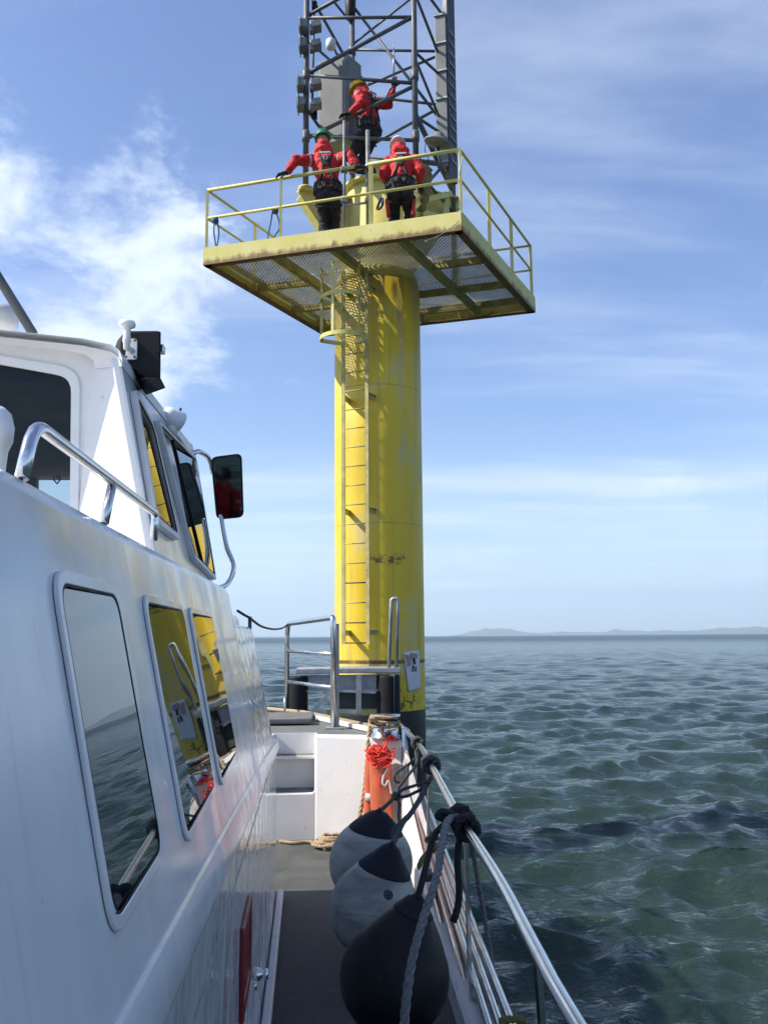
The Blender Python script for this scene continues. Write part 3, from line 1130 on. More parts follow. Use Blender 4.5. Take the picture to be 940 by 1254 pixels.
MB().lathe([(.05, -.25), (.09, -.2), (.10, .2), (.05, .28)], c, seg=14).build('sensor_can', M['black_plastic'], beacon)
# white sensor cup
c = at(405, 54, 'y', 13.9)
cup = MB().lathe([(.02, -.10), (.06, -.095), (.085, -.07), (.085, .06), (.06, .085), (.02, .09)], c, seg=20).build('fog_sensor', M['lamp_white'], beacon)
MB().tube([c + Vector((.05, 0, -.05)), at(412, 66, 'y', 14.0), at(416, 68, 'y', 14.1)], .02, 8).build('arm', M['mast_grey'], cup)
# whip antenna
MB().tube([at(482, 91, 'y', 14.3), at(482, 62, 'y', 14.3)], .016, 8).tube([at(482, 62, 'y', 14.3), at(482, 52, 'y', 14.3)], .007, 6).build('whip_antenna', M['galvanised'], beacon)
# conical lamp below the panel
c = at(536, 172, 'y', 13.0)
lamp = MB().lathe([(.02, -.09), (.11, -.07), (.215, -.05), (.22, -.03), (.13, .03), (.09, .05), (.09, .10), (.06, .12), (.02, .13)], c, (.25, -.15, 1), seg=28).build('floodlight', M['panel_grey'], beacon)
MB().tube([c + Vector((.0, .05, -.08)), at(537, 190, 'y', 13.05), at(541, 208, 'y', 13.05)], .028, 8).build('arm', M['mast_grey'], lamp)
MB().tube(spline([c + Vector((-.19, 0, -.05)), at(520, 184, 'y', 13.0), at(525, 196, 'y', 13.0)], 6), .007, 6).build('cable', M['black_plastic'], lamp)

# landing frame at the foot of the pile
LY = 12.35
land = None


def fz(x, y, Y=LY):
    return at(x, y, 'y', Y)


a, b = fz(362, 822), fz(490, 822)
land = MB().box(((a.x + b.x) / 2, LY + .35, a.z), (b.x - a.x, .75, .07)).build('landing_top', M['galvanised'], beacon, bevel=.01)
a, b = fz(364, 838), fz(486, 838)
zt_, zb_ = fz(400, 827).z, fz(400, 846).z
web = MB().bar((a.x, LY + .10, (zt_ + zb_) / 2), (b.x, LY + .10, (zt_ + zb_) / 2), .025, zt_ - zb_)
web.bar((a.x, LY + .06, zb_), (b.x, LY + .06, zb_), .11, .018)
web.build('landing_beam', M['galvanised'], beacon)
for x0, x1 in ((352, 377), (461, 490)):
    a, b = fz(x0, 830, LY + .02), fz(x1, 830, LY + .02)
    r_ = (b.x - a.x) / 2
    fc = MB().lathe([(r_ * .9, 0), (r_, .02), (r_, 2.0), (r_, zt_ + 1.16), (r_ * .97, zt_ + 1.19)], ((a.x + b.x) / 2, LY + .02 + r_ * .4, -1.2), seg=24).build('landing_fender', M['rubber'], beacon)
for x0, y0, x1, y1, wdt in ((439, 826, 439, 873, .07), (412, 846, 460, 848, .03), (366, 828, 366, 874, .04), (480, 826, 480, 900, .06), (380, 874, 413, 838, .055), (405, 870, 440, 872, .05)):
    MB().bar(fz(x0, y0, LY - .04), fz(x1, y1, LY - .04), wdt, wdt * .7, (0, 1, 0)).build('landing_strut', M['galvanised'], beacon)
a, b = fz(412, 846, LY + .3), fz(462, 868, LY + .3)
MB().box(((a.x + b.x) / 2, LY + .3, (a.z + b.z) / 2), (b.x - a.x, .03, a.z - b.z)).build('landing_plate', M['mast_grey'], beacon)
a, b = fz(400, 876, LY + .2), fz(462, 868, LY + .2)
MB().box(((a.x + b.x) / 2, LY + .22, (a.z + b.z) / 2), (b.x - a.x, .2, b.z - a.z)).build('landing_step', M['faded_yellow'], beacon)
hp = [fz(476, 820, LY + .05), fz(479, 733, LY + .05), fz(487, 733, LY + .05), fz(485, 820, LY + .05)]
MB().tube(fillet(hp, .05), .026, 10).build('landing_handhold', M['galvanised'], beacon)

# paper stuck to the pile
def onpile(px, py, off=.006):
    d = ray(px, py)
    ox, oy = CAM.x - PC.x, CAM.y - PC.y
    A = d.x * d.x + d.y * d.y
    B = 2 * (ox * d.x + oy * d.y)
    r_ = PR + off
    C_ = ox * ox + oy * oy - r_ * r_
    D_ = B * B - 4 * A * C_
    tt = (-B - math.sqrt(max(D_, 0))) / (2 * A)
    return CAM + d * tt


def pile_patch(tl, tr, br, bl, nu, nv, off, thick=0):
    vs, fs = [], []
    for j in range(nv + 1):
        for i in range(nu + 1):
            u, v = i / nu, j / nv
            x = (tl[0] * (1 - u) + tr[0] * u) * (1 - v) + (bl[0] * (1 - u) + br[0] * u) * v
            y = (tl[1] * (1 - u) + tr[1] * u) * (1 - v) + (bl[1] * (1 - u) + br[1] * u) * v
            vs.append(onpile(x, y, off + .006 * math.sin(u * 7 + v * 5) * math.sin(v * 3)))
    for j in range(nv):
        for i in range(nu):
            k = j * (nu + 1) + i
            fs.append((k, k + 1, k + nu + 2, k + nu + 1))
    return vs, fs


nv_, nf_ = pile_patch((494, 799), (513, 796), (515, 843), (500, 848), 8, 14, .014)
notice = MB().add(nv_, nf_, True).build('paper_notice', M['paper'])
notice.modifiers.new('thickness', 'SOLIDIFY').thickness = .003
tag(notice, 'white paper notice stuck low on the yellow pile, curling at the edges', 'notice')
for q in (((505, 806), (508, 806), (509, 813), (507, 814)), ((505, 815), (507, 814.5), (506.5, 822), (505, 823)), ((508.2, 816), (509.6, 816), (509.8, 822), (508.2, 823))):
    MB().add(*pile_patch(*q, 2, 2, .026), True).build('printed_figure', M['ink'], notice)
MB().add(*pile_patch((495, 801), (500, 803), (504, 813), (499, 817), 3, 3, .024), True).build('printed_figure', M['paper_brown'], notice)
MB().add(*pile_patch((503, 799), (511, 801), (511, 806), (500, 808), 3, 3, .024), True).build('printed_figure', M['paper_brown'], notice)

# blue lines tied to the left railing
for k, pts in enumerate(([(263, 271), (262, 285), (264, 297), (263, 310)], [(266, 271), (268, 285), (266, 298), (267, 310)])):
    pass
for pts, where in (([(263, 270), (262, 284), (264, 300), (263, 310), (266, 300), (268, 285), (266, 270)], 'nearest the far left corner post'),
                   ([(334, 258), (331, 275), (328, 292), (331, 300), (337, 288), (342, 280), (341, 268), (336, 257)], 'dangling beside the second rail post')):
    o = MB().tube(spline([at(x, y, 'y', 12.92 if x < 300 else 12.70) for x, y in pts], 6), .011, 8).build('blue_line', M['rope_blue'])
    tag(o, 'thin blue line tied to the yellow platform railing ' + where, 'rope')
    q = pts[0] if pts[0][0] < 300 else (336, 258)
    k = at(q[0] + 1, q[1], 'y', 12.94 if q[0] < 300 else 12.70)
    MB().lathe([(.012, -.05), (.05, -.03), (.055, .03), (.012, .05)], k, (1, -.3, 0), seg=10).build('knot', M['rope_blue'], o)

# ------------------------------------------------------------------ boat
DK = 1.15
FD = 2.08
boat = thing('work_boat', 'white glossy workboat seen along its starboard side deck from the cabin to the bow', 'boat', (-1.6, 3, 0))


def XA(Y):
    return -.38 - .035 * (Y - 4.6)


def zS(Y):       # outer edge of the rubbing strake
    return 2.565 - .045 * Y


def XU(Y, z):    # leaning upper cabin side
    return XA(Y) - .2 * (z - zS(Y) - .05)


NU = Vector((1, .035, .2)).normalized()
P0U = Vector((XU(1.0, 3.0), 1.0, 3.0))
# hull and decks
hull_out = [(.64, -6), (.66, 3), (.64, 6), (.60, 8.0), (.50, 8.6), (-.42, 10.75), (-1.0, 11.5), (-1.6, 11.75), (-2.2, 11.5), (-3.0, 10.4), (-3.8, 8.6), (-3.95, 3), (-3.9, -6)]


def hull_mesh():
    vs, fs = [], []
    n = len(hull_out)
    lv = []
    for x, y in hull_out:
        top = DK + .10 if y < 5 else (FD - .02 if y > 8.3 else DK + .10 + (FD - DK - .12) * (y - 5) / 3.3)
        lv.append(top)
    for k, (f, z) in enumerate(((1.0, None), (.985, .55), (.95, 0), (.85, -.6))):
        for (x, y), top in zip(hull_out, lv):
            cx = -1.65
            vs.append((cx + (x - cx) * f, y if y < 6 else 6 + (y - 6) * (1 - (1 - f) * 1.4), top if z is None else z))
    for k in range(3):
        for i in range(n):
            j = (i + 1) % n
            fs.append((k * n + i, k * n + j, (k + 1) * n + j, (k + 1) * n + i))
    fs.append(tuple(range(3 * n, 4 * n)))
    return MB().add(vs, fs)


hull_mesh().build('hull', M['gelcoat'], boat, bevel=0)
dkp = [(.57, -5.9), (.575, 3), (.57, 6), (.56, 8.56), (-3.7, 8.56), (-3.8, -5.9)]
MB().prism([(x, y, DK) for x, y in dkp], (0, 0, -.1)).build('side_deck', M['deck_grip'], boat)
# seam across the deck mat
_xl, _xr = at(333, 930, 'y', 8.5).x, at(385, 930, 'y', 8.5).x
fdp = [(.52, 8.553), (.47, 8.62), (-.43, 10.72), (-1.0, 11.44), (-1.6, 11.68), (-2.2, 11.44), (-3.0, 10.35), (-3.75, 8.6), (-3.75, 8.553), (_xl - .016, 8.553), (_xl - .016, 8.812), (_xr + .016, 8.812), (_xr + .016, 8.553)]
MB().prism([(x, y, FD) for x, y in fdp], (0, 0, -.07)).build('foredeck', M['foredeck_grip'], boat)
# toe rails along the bow edge
MB().tube([(.46, 8.62, FD + .04), (-.42, 10.70, FD + .04), (-1.0, 11.42, FD + .04)], .022, 8).build('toe_rail', M['rope_tan'], boat)
MB().bar((.30, 8.75, FD + .03), (-.30, 10.2, FD + .03), .05, .04).build('toe_rail', M['white_paint'], boat)
# hatch planks on the foredeck
pa, pb = at(325, 883, 'z', FD + .05), at(386, 884, 'z', FD + .05)
for i in range(3):
    y0 = pa.y + .10 + i * .27
    MB().box(((pa.x + pb.x) / 2 - .05, y0, FD + .05), (pb.x - pa.x + .02, .25, .05)).build('hatch_plank', M['foredeck_grip'], boat, bevel=.012)

# bulkhead with the step recess
BY = 8.50
xl, xr = at(333, 930, 'y', BY).x, at(385, 930, 'y', BY).x
zb_, zm_ = at(360, 972, 'y', BY).z, at(360, 929, 'y', BY).z


def bh(x, z):
    return Vector((x, BY - max(0, x - xr - .04) * .42, z))


out = [bh(-3.7, DK - .02), bh(xr + .04, DK - .02), bh(xr + .04, FD + .0), bh(xr + .02, FD + .0), bh(xr, FD - .02), bh(xr, zb_ + .02), bh(xr - .02, zb_), bh(xl + .02, zb_), bh(xl, zb_ + .02), bh(xl, FD + .004), bh(-3.7, FD + .004)]
blk = MB().sheet(out, [], (0, .05, 0)).build('bulkhead', M['white_paint'], boat, bevel=.018)
MB().prism([bh(xr + .004, FD + .012) - Vector((0, .006, 0)), bh(.20, FD + .008) - Vector((0, .006, 0)), bh(.56, FD - .01), Vector((.56, 8.60, FD - .01)), Vector((xr + .004, 8.60, FD + .012))], (0, 0, DK - FD - .03)).build('bulkhead', M['white_paint'], boat, bevel=.02)
rc = MB()
dz = .30
rc.box(((xl + xr) / 2, BY + dz, (zb_ + FD) / 2), (xr - xl, .02, FD - zb_))
rc.box((xl - .008, BY + dz / 2 + .02, (zb_ + FD) / 2), (.016, dz, FD - zb_))
rc.box((xr + .008, BY + dz / 2 + .02, (zb_ + FD) / 2), (.016, dz, FD - zb_))
rc.build('step_recess', M['white_paint'], boat)
for z, d in ((zb_, .28), (zm_, .15)):
    s = MB().box(((xl + xr) / 2, BY + .02 + (dz - d / 2), z - .012), (xr - xl - .004, d, .03)).build('step', M['white_paint'], boat, bevel=.006)
    MB().box(((xl + xr) / 2, BY + .02 + dz - d / 2, z + .006), (xr - xl - .03, d - .03, .006)).build('tread', M['foredeck_grip'], s)
# bulkhead plinth and starboard shoulder block
sb = [(.36, FD - .02), (.58, FD - .02), (.58, 1.62), (.52, 1.40), (.50, 1.15), (.40, 1.15)]
blk2 = MB().prism([at(476, 908, 'y', 8.30), at(492, 908, 'y', 8.30), at(497, 955, 'y', 8.2), at(506, 1000, 'y', 8.0), at(500, 1015, 'y', 8.0), at(490, 985, 'y', 8.2), at(478, 960, 'y', 8.3)], (0, .35, 0)).build('shoulder_block', M['white_paint'], boat, bevel=.015)
# gunwale along the side deck, rising to the bow
gw = MB()
prev = None
vs, fs = [], []
st = [(-6, .56, DK + .13), (2, .565, DK + .13), (4.5, .56, DK + .15), (5.8, .555, DK + .17), (6.8, .55, DK + .26), (7.6, .545, DK + .36), (8.0, .54, DK + .46), (8.35, .53, FD - .20)]
for Y, xi, zt in st:
    vs += [(xi, Y, DK - .02), (xi - .0, Y, zt - .02), (xi + .02, Y, zt), (xi + .09, Y, zt), (xi + .11, Y, zt - .02), (xi + .11, Y, DK - .02)]
for i in range(len(st) - 1):
    for k in range(5):
        a = i * 6 + k
        fs.append((a, a + 1, a + 7, a + 6))
fs += [tuple(range(6)), tuple(reversed(range(6 * len(st) - 6, 6 * len(st))))]
gw.add(vs, fs, False).build('gunwale', M['white_paint'], boat)
for Y in (3.55, 6.1):
    MB().box((.60, Y, DK + .14 + (0 if Y < 5 else .14)), (.10, .14, .05)).build('gunwale_fitting', M['mast_grey'], boat, bevel=.01)

# cabin shell: lower side, strake, leaning upper side, roof
Ys = [-3.0, -1, 0, .6, 1.2, 1.8, 2.4, 3.0, 3.5, 4.0, 4.5, 5.0, 5.4, 5.75, 5.95]


def ztop(Y):
    return 3.20 + .010 * (min(Y, 4) - 1)


low = MB()
vs, fs = [], []
YL = [-3, 0, 1.5, 3, 4.5, 5.8, 6.45, 6.60, 6.68, 6.70]
XI = [0, 0, 0, 0, 0, 0, 0, -.012, -.05, -.10]
for Y, dx in zip(YL, XI):
    vs += [(XA(Y) + dx, Y, DK), (XA(Y) + dx, Y, 1.7), (XA(Y) + dx, Y, zS(Y) - .02)]
vs += [(-3.4, 6.70, DK), (-3.4, 6.70, 1.7), (-3.4, 6.70, zS(6.7) - .02)]
for i in range(len(YL)):
    for k in range(2):
        a = i * 3 + k
        fs.append((a, a + 1, a + 4, a + 3))
low.add(vs, fs, True)
lowo = low.build('cabin_side', M['gelcoat_wavy'], boat, recalc=False)
lowo.data.set_sharp_from_angle(angle=R(60))
shelf = MB().prism([(XA(-3), -3, 2.3), (XA(6.4), 6.4, zS(6.4) - .03), (-.55, 6.68, zS(6.7) - .03), (-3.4, 6.68, 2.24), (-3.4, -3, 2.3)], (0, 0, -.02))
shelf.build('cabin_shelf', M['white_paint'], boat)
# strake: rounded moulding along the knuckle
stv, stf = [], []
sy = [-3, -1, 0, 1, 2, 3, 4, 5, 5.8, 6.25, 6.42, 6.48]
prof = [(-.015, -.060), (.012, -.050), (.021, -.040), (.022, -.030), (.013, .030), (.007, .044), (-.02, .056)]
for i, Y in enumerate(sy):
    kf = 1 if i < 9 else (.95, .75, .3)[i - 9]
    for dx, dz_ in prof:
        stv.append((XA(Y) + dx * (kf if dx > 0 else 1) - (.0 if i < 10 else .012), Y, zS(Y) + .0 + dz_ * kf))
m_ = len(prof)
for i in range(len(sy) - 1):
    for k in range(m_ - 1):
        a = i * m_ + k
        stf.append((a, a + m_, a + m_ + 1, a + 1))
stf.append(tuple(range((len(sy) - 1) * m_, len(sy) * m_)))
MB().add(stv, stf, True).build('rubbing_strake', M['gelcoat'], boat).data.set_sharp_from_angle(angle=R(38))

ZT_OVER = None


def up_prof(Y):
    zt = ZT_OVER or ztop(Y)
    b = zS(Y) + .045
    pr_ = [(XU(Y, b), b), (XU(Y, b + (zt - b) * .33), b + (zt - b) * .33), (XU(Y, b + (zt - b) * .66), b + (zt - b) * .66), (XU(Y, zt - .03), zt - .03), (XU(Y, zt) - .008, zt - .006), (XU(Y, zt) - .03, zt + .004), (XU(Y, zt) - .10, zt + .012), (-3.3, zt + .10)]
    return pr_


def loft(Yl, curve=lambda Y: 0):
    vs, fs = [], []
    m = 8
    for Y in Yl:
        vs += [(x + curve(Y) * (1 if x > -2 else 0), Y, z) for x, z in up_prof(Y)]
    for i in range(len(Yl) - 1):
        for k in range(m - 1):
            a = i * m + k
            fs.append((a, a + 1, a + m + 1, a + m))
    fs.append(tuple(range((len(Yl) - 1) * m, len(Yl) * m)))
    return MB().add(vs, fs, True)


upo = loft([-3.0, -1, 0, .6, 1.2, 1.8, 2.4, 3.0, 3.5, 4.0, 4.19]).build('cabin_upper', M['gelcoat'], boat, recalc=False)
upo.data.set_sharp_from_angle(angle=R(50))
for zt_k, yl, ins, nm in ((3.065, [4.185, 4.6, 5.0, 5.3, 5.5, 5.7, 5.85, 5.95, 6.02, 6.06], 0, 'cabin_front'), (3.125, [4.19, 4.6, 5.0, 5.15, 5.22, 5.25], .028, 'cabin_front_tier'), (3.165, [4.19, 4.4, 4.55, 4.65, 4.69], .045, 'cabin_front_tier')):
    e = yl[-1]
    ZT_OVER = zt_k
    rad_ = .07 if ins == 0 else .03
    cv = (lambda Y, e=e, r_=rad_, i_=ins: -i_ - r_ * max(0, 1 - (e - Y) / .30) ** 2)
    o = loft(yl, cv).build(nm, M['gelcoat_wavy'] if ins == 0 else M['gelcoat'], boat, recalc=False)
    o.data.set_sharp_from_angle(angle=R(50))
ZT_OVER = None
# cabin windows
def wpt(Y, z, off=0.0):
    return Vector((XU(Y, z), Y, z)) + NU * off


WIN = [(1.125, 1.53, 2.640, 3.088), (1.765, 2.36, 2.606, 3.088), (2.49, 3.12, 2.596, 3.086)]
for i, (y0, y1, z0, z1) in enumerate(WIN):
    q = [wpt(y0, z0), wpt(y1, z0 + .004), wpt(y1 - .02, z1), wpt(y0 - .01, z1)]
    rad = .055
    fo = roundrect(q, rad)
    fi = roundrect(shrink(q, .018), rad - .014)
    fr = MB().sheet([p + NU * .0075 for p in fo], [[p + NU * .0075 for p in fi]], -NU * .0065).build('window', M['gelcoat'], boat, bevel=.003)
    f2 = roundrect(shrink(q, .014), rad - .012)
    MB().sheet([p + NU * .0068 for p in fi], [[p + NU * .0068 for p in roundrect(shrink(q, .022), rad - .018)]], -NU * .002).build('gasket', M['rubber'], fr)
    pn = MB()
    g = [p + NU * (.0042 + .010 * (p.y - (y0 + y1) / 2)) for p in f2]
    pn.add(g, [tuple(range(len(g)))], True)
    o = pn.build('pane', M['window_glass'], fr, recalc=False)
    if o.data.polygons[0].normal.dot(NU) < 0:
        o.data.flip_normals()
# cabin handrail on the roof edge
H0 = Vector((-.425, 1.5, 3.22))
HN = (1, .035, .0)
hp_ = [onplane(x, y, H0, HN) for x, y in ((27, 585), (42, 518), (190, 628), (188, 662))]
hr = MB().tube(fillet(hp_[:3], .055, 8)[:-1] + fillet(hp_[1:], .02, 5)[1:], .0095, 14).build('cabin_handrail', M['stainless'], boat)
MB().tube([onplane(138, 592, H0, HN), onplane(128, 640, H0, HN)], .0085, 12).build('support', M['stainless'], hr)
# round vent at the frame's edge
c = onplane(-10, 556, (-.50, 1.3, 3.2), HN)
MB().lathe([(.024, -.16), (.020, -.02), (.022, .005), (.028, .02), (.029, .04), (.024, .060), (.014, .069), (.004, .071)], c, seg=28).build('vent', M['white_paint'], boat)

# red locker door and its chrome latch
mb = MB()
ly0, ly1, lz0, lz1 = 3.06, 3.46, 1.765, 2.06
q = [Vector((XA(y), y, z)) for y, z in ((ly0, lz0), (ly1, lz0), (ly1, lz1), (ly0, lz1))]
NA = Vector((1, .035, 0)).normalized()
lk = MB().sheet([p + NA * .016 for p in q], [[p + NA * .016 for p in shrink(q, .04)]], -NA * .015).build('locker', M['red_paint'], boat, bevel=.006)
MB().sheet([p + NA * .010 for p in shrink(q, .038)], [], -NA * .008).build('locker_door', M['red_paint'], lk)
lc = Vector((XA(3.62) + .02, 3.62, 1.72))
MB().lathe([(.016, -.01), (.024, .0), (.024, .015), (.014, .03), (.02, .04), (.018, .05)], lc, NA, seg=20).lathe([(.008, -.035), (.008, -.01)], lc + Vector((0, 0, -.02)), seg=10).build('latch', M['stainless'], boat)
# kerb along the foot of the cabin
MB().prism([(XA(-3) + .004, -3, DK + .012), (XA(-3) + .06, -3, DK + .012), (XA(6.66) + .05, 6.66, DK + .012), (XA(6.66) + .004, 6.66, DK + .012)], (0, 0, .055)).build('deck_kerb', M['pale_trim'], boat, bevel=.012)

# ---- wheelhouse
WN = Vector((1, .035, .2))
WP = Vector((-.65, 2, 3.2))


def ws(x, y, off=0):
    return onplane(x, y, WP, WN) + WN.normalized() * off


rbm, rtp, ftp, fbm = ws(186, 655), ws(147, 437), ws(236, 551), ws(263, 725)
RY = rtp.y + .11
low_r = rbm + (rbm - rtp) * .25
wh = MB().sheet([low_r, fbm + Vector((.0, 0, -.12)), fbm, ftp, rtp], [], -WN.normalized() * .04).build('wheelhouse_side', M['gelcoat'], boat, bevel=.01)
# chamfered corner and aft wall
rid_t, rid_b = at(117, 441, 'y', RY - .02), at(99, 616, 'y', RY - .02)
rid_l = rid_b + (rid_b - rid_t) * .3
MB().sheet([low_r, rtp, rid_t, rid_l], [], (-.02, .03, 0)).build('wheelhouse_corner', M['white_paint'], boat, bevel=.012)
lf = Vector((-3.3, RY, rid_t.z + .10))
hole = [at(90, 470, 'y', RY), at(88, 640, 'y', RY), Vector((-2.6, RY, at(88, 640, 'y', RY).z)), at(-400, 375, 'y', RY)]
wall_top = [Vector((rid_t.x + .006 + dx_, RY, rid_t.z - .012 + dz_)) for dx_, dz_ in ((-.008, 0), (-.045, .060), (-.16, .085), (-.6, .13), (-1.3, .16), (-2.4, .16))]
hq = [at(90, 461, 'y', RY), at(88, 660, 'y', RY), at(-330, 660, 'y', RY), at(-330, 385, 'y', RY)]
fo = roundrect(shrink(hq, -.0), .07)
aft = MB().sheet(wall_top + [Vector((-3.3, RY, 3.1)), Vector((rid_l.x, RY, 3.1))], [fo], (0, .045, 0)).build('wheelhouse_aft', M['white_paint'], boat, bevel=.01)
outer = roundrect([p + d for p, d in zip(hq, (Vector((.03, 0, .03)), Vector((.03, 0, -.03)), Vector((-.03, 0, -.03)), Vector((-.03, 0, .03))))], .085)
fr = MB().sheet([p + Vector((0, -.012, 0)) for p in outer], [[p + Vector((0, -.012, 0)) for p in roundrect(shrink(hq, .006), .066)]], (0, .02, 0)).build('window', M['white_paint'], boat, bevel=.004)
g = [p + Vector((0, .012, 0)) for p in fo]
pn = MB().sheet(g, [], (0, .006, 0)).build('pane', M['clear_glass'], fr)
# roof with a rolled edge
rf = MB()
zr_ = Vector((0, 0, .0))
roof_r = [rid_t + Vector((.006, -.014, -.01)), rtp + Vector((.012, -.01, -.012)), ftp + Vector((.012, .02, -.012))]
top = []
rows = []
for k, (dxi, dzz) in enumerate(((0, 0), (-.012, .035), (-.045, .060), (-.16, .085), (-.6, .13), (-1.3, .16), (-2.4, .16))):
    rows.append([Vector((p.x + dxi, p.y, p.z + dzz)) for p in roof_r])
vs = [p for r_ in rows for p in r_]
fs = []
for i in range(len(rows) - 1):
    for k in range(2):
        a = i * 3 + k
        fs.append((a, a + 1, a + 4, a + 3))
vs2 = vs + [v - Vector((0, 0, .03)) for v in vs]
nV = len(vs)
fs += [tuple(i + nV for i in reversed(f)) for f in fs]
edge = [i * 3 for i in range(len(rows))]
for i in range(len(rows) - 1):
    a, b = i * 3, (i + 1) * 3
    fs.append((a, b, b + nV, a + nV))
    a, b = i * 3 + 2, (i + 1) * 3 + 2
    fs.append((a, a + nV, b + nV, b))
for k in range(2):
    fs.append((k, k + nV, k + 1 + nV, k + 1))
roof = MB().add(vs2, fs, True).build('wheelhouse_roof', M['white_paint'], boat)
roof.data.set_sharp_from_angle(angle=R(50))
# interior shell
FY = 5.9
fw_holes = [[at(-90, 493, 'y', FY), at(29, 493, 'y', FY), at(48, 542, 'y', FY), at(-90, 542, 'y', FY)],
            [at(45, 584, 'y', FY), at(128, 584, 'y', FY), at(135, 640, 'y', FY), at(45, 640, 'y', FY)]]
MB().sheet([Vector((-3.3, FY, 3.1)), Vector((-.93, FY, 3.1)), Vector((-1.00, FY, 4.30)), Vector((-3.3, FY, 4.40))], fw_holes, (0, .05, 0)).build('windscreen_wall', M['interior'], boat)
it = MB()
it.box((-2.1, 4.65, 3.14), (2.3, 2.5, .04))
it.box((-3.28, 4.65, 3.75), (.04, 2.5, 1.3))
it.box((-2.2, RY + 1.25, 4.08), (2.2, 2.3, .02))
it.build('wheelhouse_interior', M['interior'], boat)
# sticker in the corner of the aft window
sc_ = [at(x, y, 'y', RY + .010) for x, y in ((66, 583), (73.5, 583), (73.5, 588), (70, 592.5), (66.5, 588))]
MB().tube(sc_, .0035, 6, closed=True).tube([sc_[0] * .5 + sc_[1] * .5, at(70, 587, 'y', RY + .01), at(72, 585, 'y', RY + .01)], .0025, 6).build('sticker', M['ink'], fr)


def side_window(q, name, rad, off=.0):
    nn = WN.normalized()
    q = [ws(*p) for p in q]
    fr = MB().sheet([p + nn * .030 for p in roundrect(q, rad)], [[p + nn * .030 for p in roundrect(shrink(q, .030), rad * .75)]], -nn * .028).build('window', M['pale_trim'], boat, bevel=.003)
    MB().sheet([p + nn * .028 for p in roundrect(shrink(q, .028), rad * .75)], [[p + nn * .028 for p in roundrect(shrink(q, .040), rad * .6)]], -nn * .004).build('gasket', M['rubber'], fr)
    ym = sum(p.y for p in q) / 4
    g = [p + nn * (.0075 + .030 * (p.y - ym)) for p in roundrect(shrink(q, .026), rad * .8)]
    o = MB().add(g, [tuple(range(len(g)))], True).build('pane', M['window_glass'], fr, recalc=False)
    if o.data.polygons[0].normal.dot(nn) < 0:
        o.data.flip_normals()
    return fr


side_window([(157, 474), (181, 520), (214, 664), (185, 642)], 'window', .06)
w2 = side_window([(187, 513), (235, 560), (260, 712), (232, 685)], 'window', .06)
MB().bar(ws(206, 540, .022), ws(243, 692, .022), .016, .02, WN).build('window_divider', M['rubber'], w2)
# mirror
MY = 6.05
mq = [at(x, y, 'y', MY) for x, y in ((265, 637), (299, 634), (296, 555), (258, 560))]
mc = sum(mq, Vector()) / 4
tv = at(274, 584, 'y', MY)
head_at = Vector((.10, -.42, 2.84))
nrm = ((CAM - tv).normalized() + (head_at - tv).normalized()).normalized()
mq = [p - nrm * (p - mc).dot(nrm) / max(nrm.dot(nrm), 1e-6) for p in mq]
hs = MB().sheet(roundrect(mq, .045), [], -nrm * .05).build('mirror', M['black_plastic'], boat, bevel=.012)
gl = [p + nrm * .003 for p in roundrect(shrink(mq, .012), .036)]
o = MB().add(gl, [tuple(range(len(gl)))], False).build('mirror_glass', M['mirror_glass'], hs, recalc=False)
if o.data.polygons[0].normal.dot(nrm) < 0:
    o.data.flip_normals()
arm = [ws(234, 556, .01), at(243, 552, 'y', MY - .05), at(257, 560, 'y', MY + .04), at(261, 580, 'y', MY + .05)]
MB().tube(fillet(arm, .08), .017, 12).build('mirror_arm', M['stainless'], hs)
arm = [at(270, 630, 'y', MY + .04), at(277, 668, 'y', MY), at(286, 694, 'y', MY - .05), at(278, 715, 'y', MY - .1), ws(262, 721, .0)]
MB().tube(spline(arm, 6), .017, 12).build('mirror_arm', M['stainless'], hs)
# black loudspeaker box with its white plate and mushroom aerial
BYY = 3.75
bq = [at(x, y, 'y', BYY) for x, y in ((146, 440), (197, 476), (197.5, 407), (196, 405), (158, 405), (150, 409), (146, 420))]
bxo = MB().prism(bq, (-.07, .2, .045)).build('loudspeaker', M['black_plastic'], boat, bevel=.01)
MB().prism([at(x, y, 'y', BYY - .01) for x, y in ((172, 462), (197, 463), (203, 475), (186, 481))], (-.07, .2, .045)).build('speaker_foot', M['black_plastic'], bxo, bevel=.004)
MB().box(at(198.5, 428, 'y', BYY + .1), (.022, .05, .035)).build('catch', M['stainless'], bxo, bevel=.004)
pq = [at(x, y, 'y', BYY - .012) for x, y in ((152, 440), (167.5, 440), (168, 415), (159, 414))]
pl = MB().sheet(roundrect(pq, .012), [], (0, .01, 0)).build('mount_plate', M['white_paint'], bxo, bevel=.002)
for x, y in ((154.5, 437), (165, 437.5), (165.5, 417)):
    MB().lathe([(.005, 0), (.005, .006), (.003, .008)], at(x, y, 'y', BYY - .014), (0, -1, 0), seg=10).build('bolt', M['mast_grey'], pl)
c = at(155, 428, 'y', BYY - .05)
k = 1 / 1080 * 3.9
MB().lathe([(2 * k, -1 * k), (3.6 * k, 1 * k), (4.2 * k, 9 * k), (5.0 * k, 10 * k), (4.6 * k, 13 * k), (4.0 * k, 22 * k), (4.5 * k, 26 * k), (9.3 * k, 28.5 * k), (10 * k, 31 * k), (9 * k, 34 * k), (5 * k, 35.5 * k), (1 * k, 36 * k)], c, seg=28).build('aerial', M['white_paint'], boat)
MB().tube([c + Vector((0, 0, .01)), at(162, 430, 'y', BYY - .01)], 3.6 * k, 14).build('aerial_arm', M['white_paint'], boat)
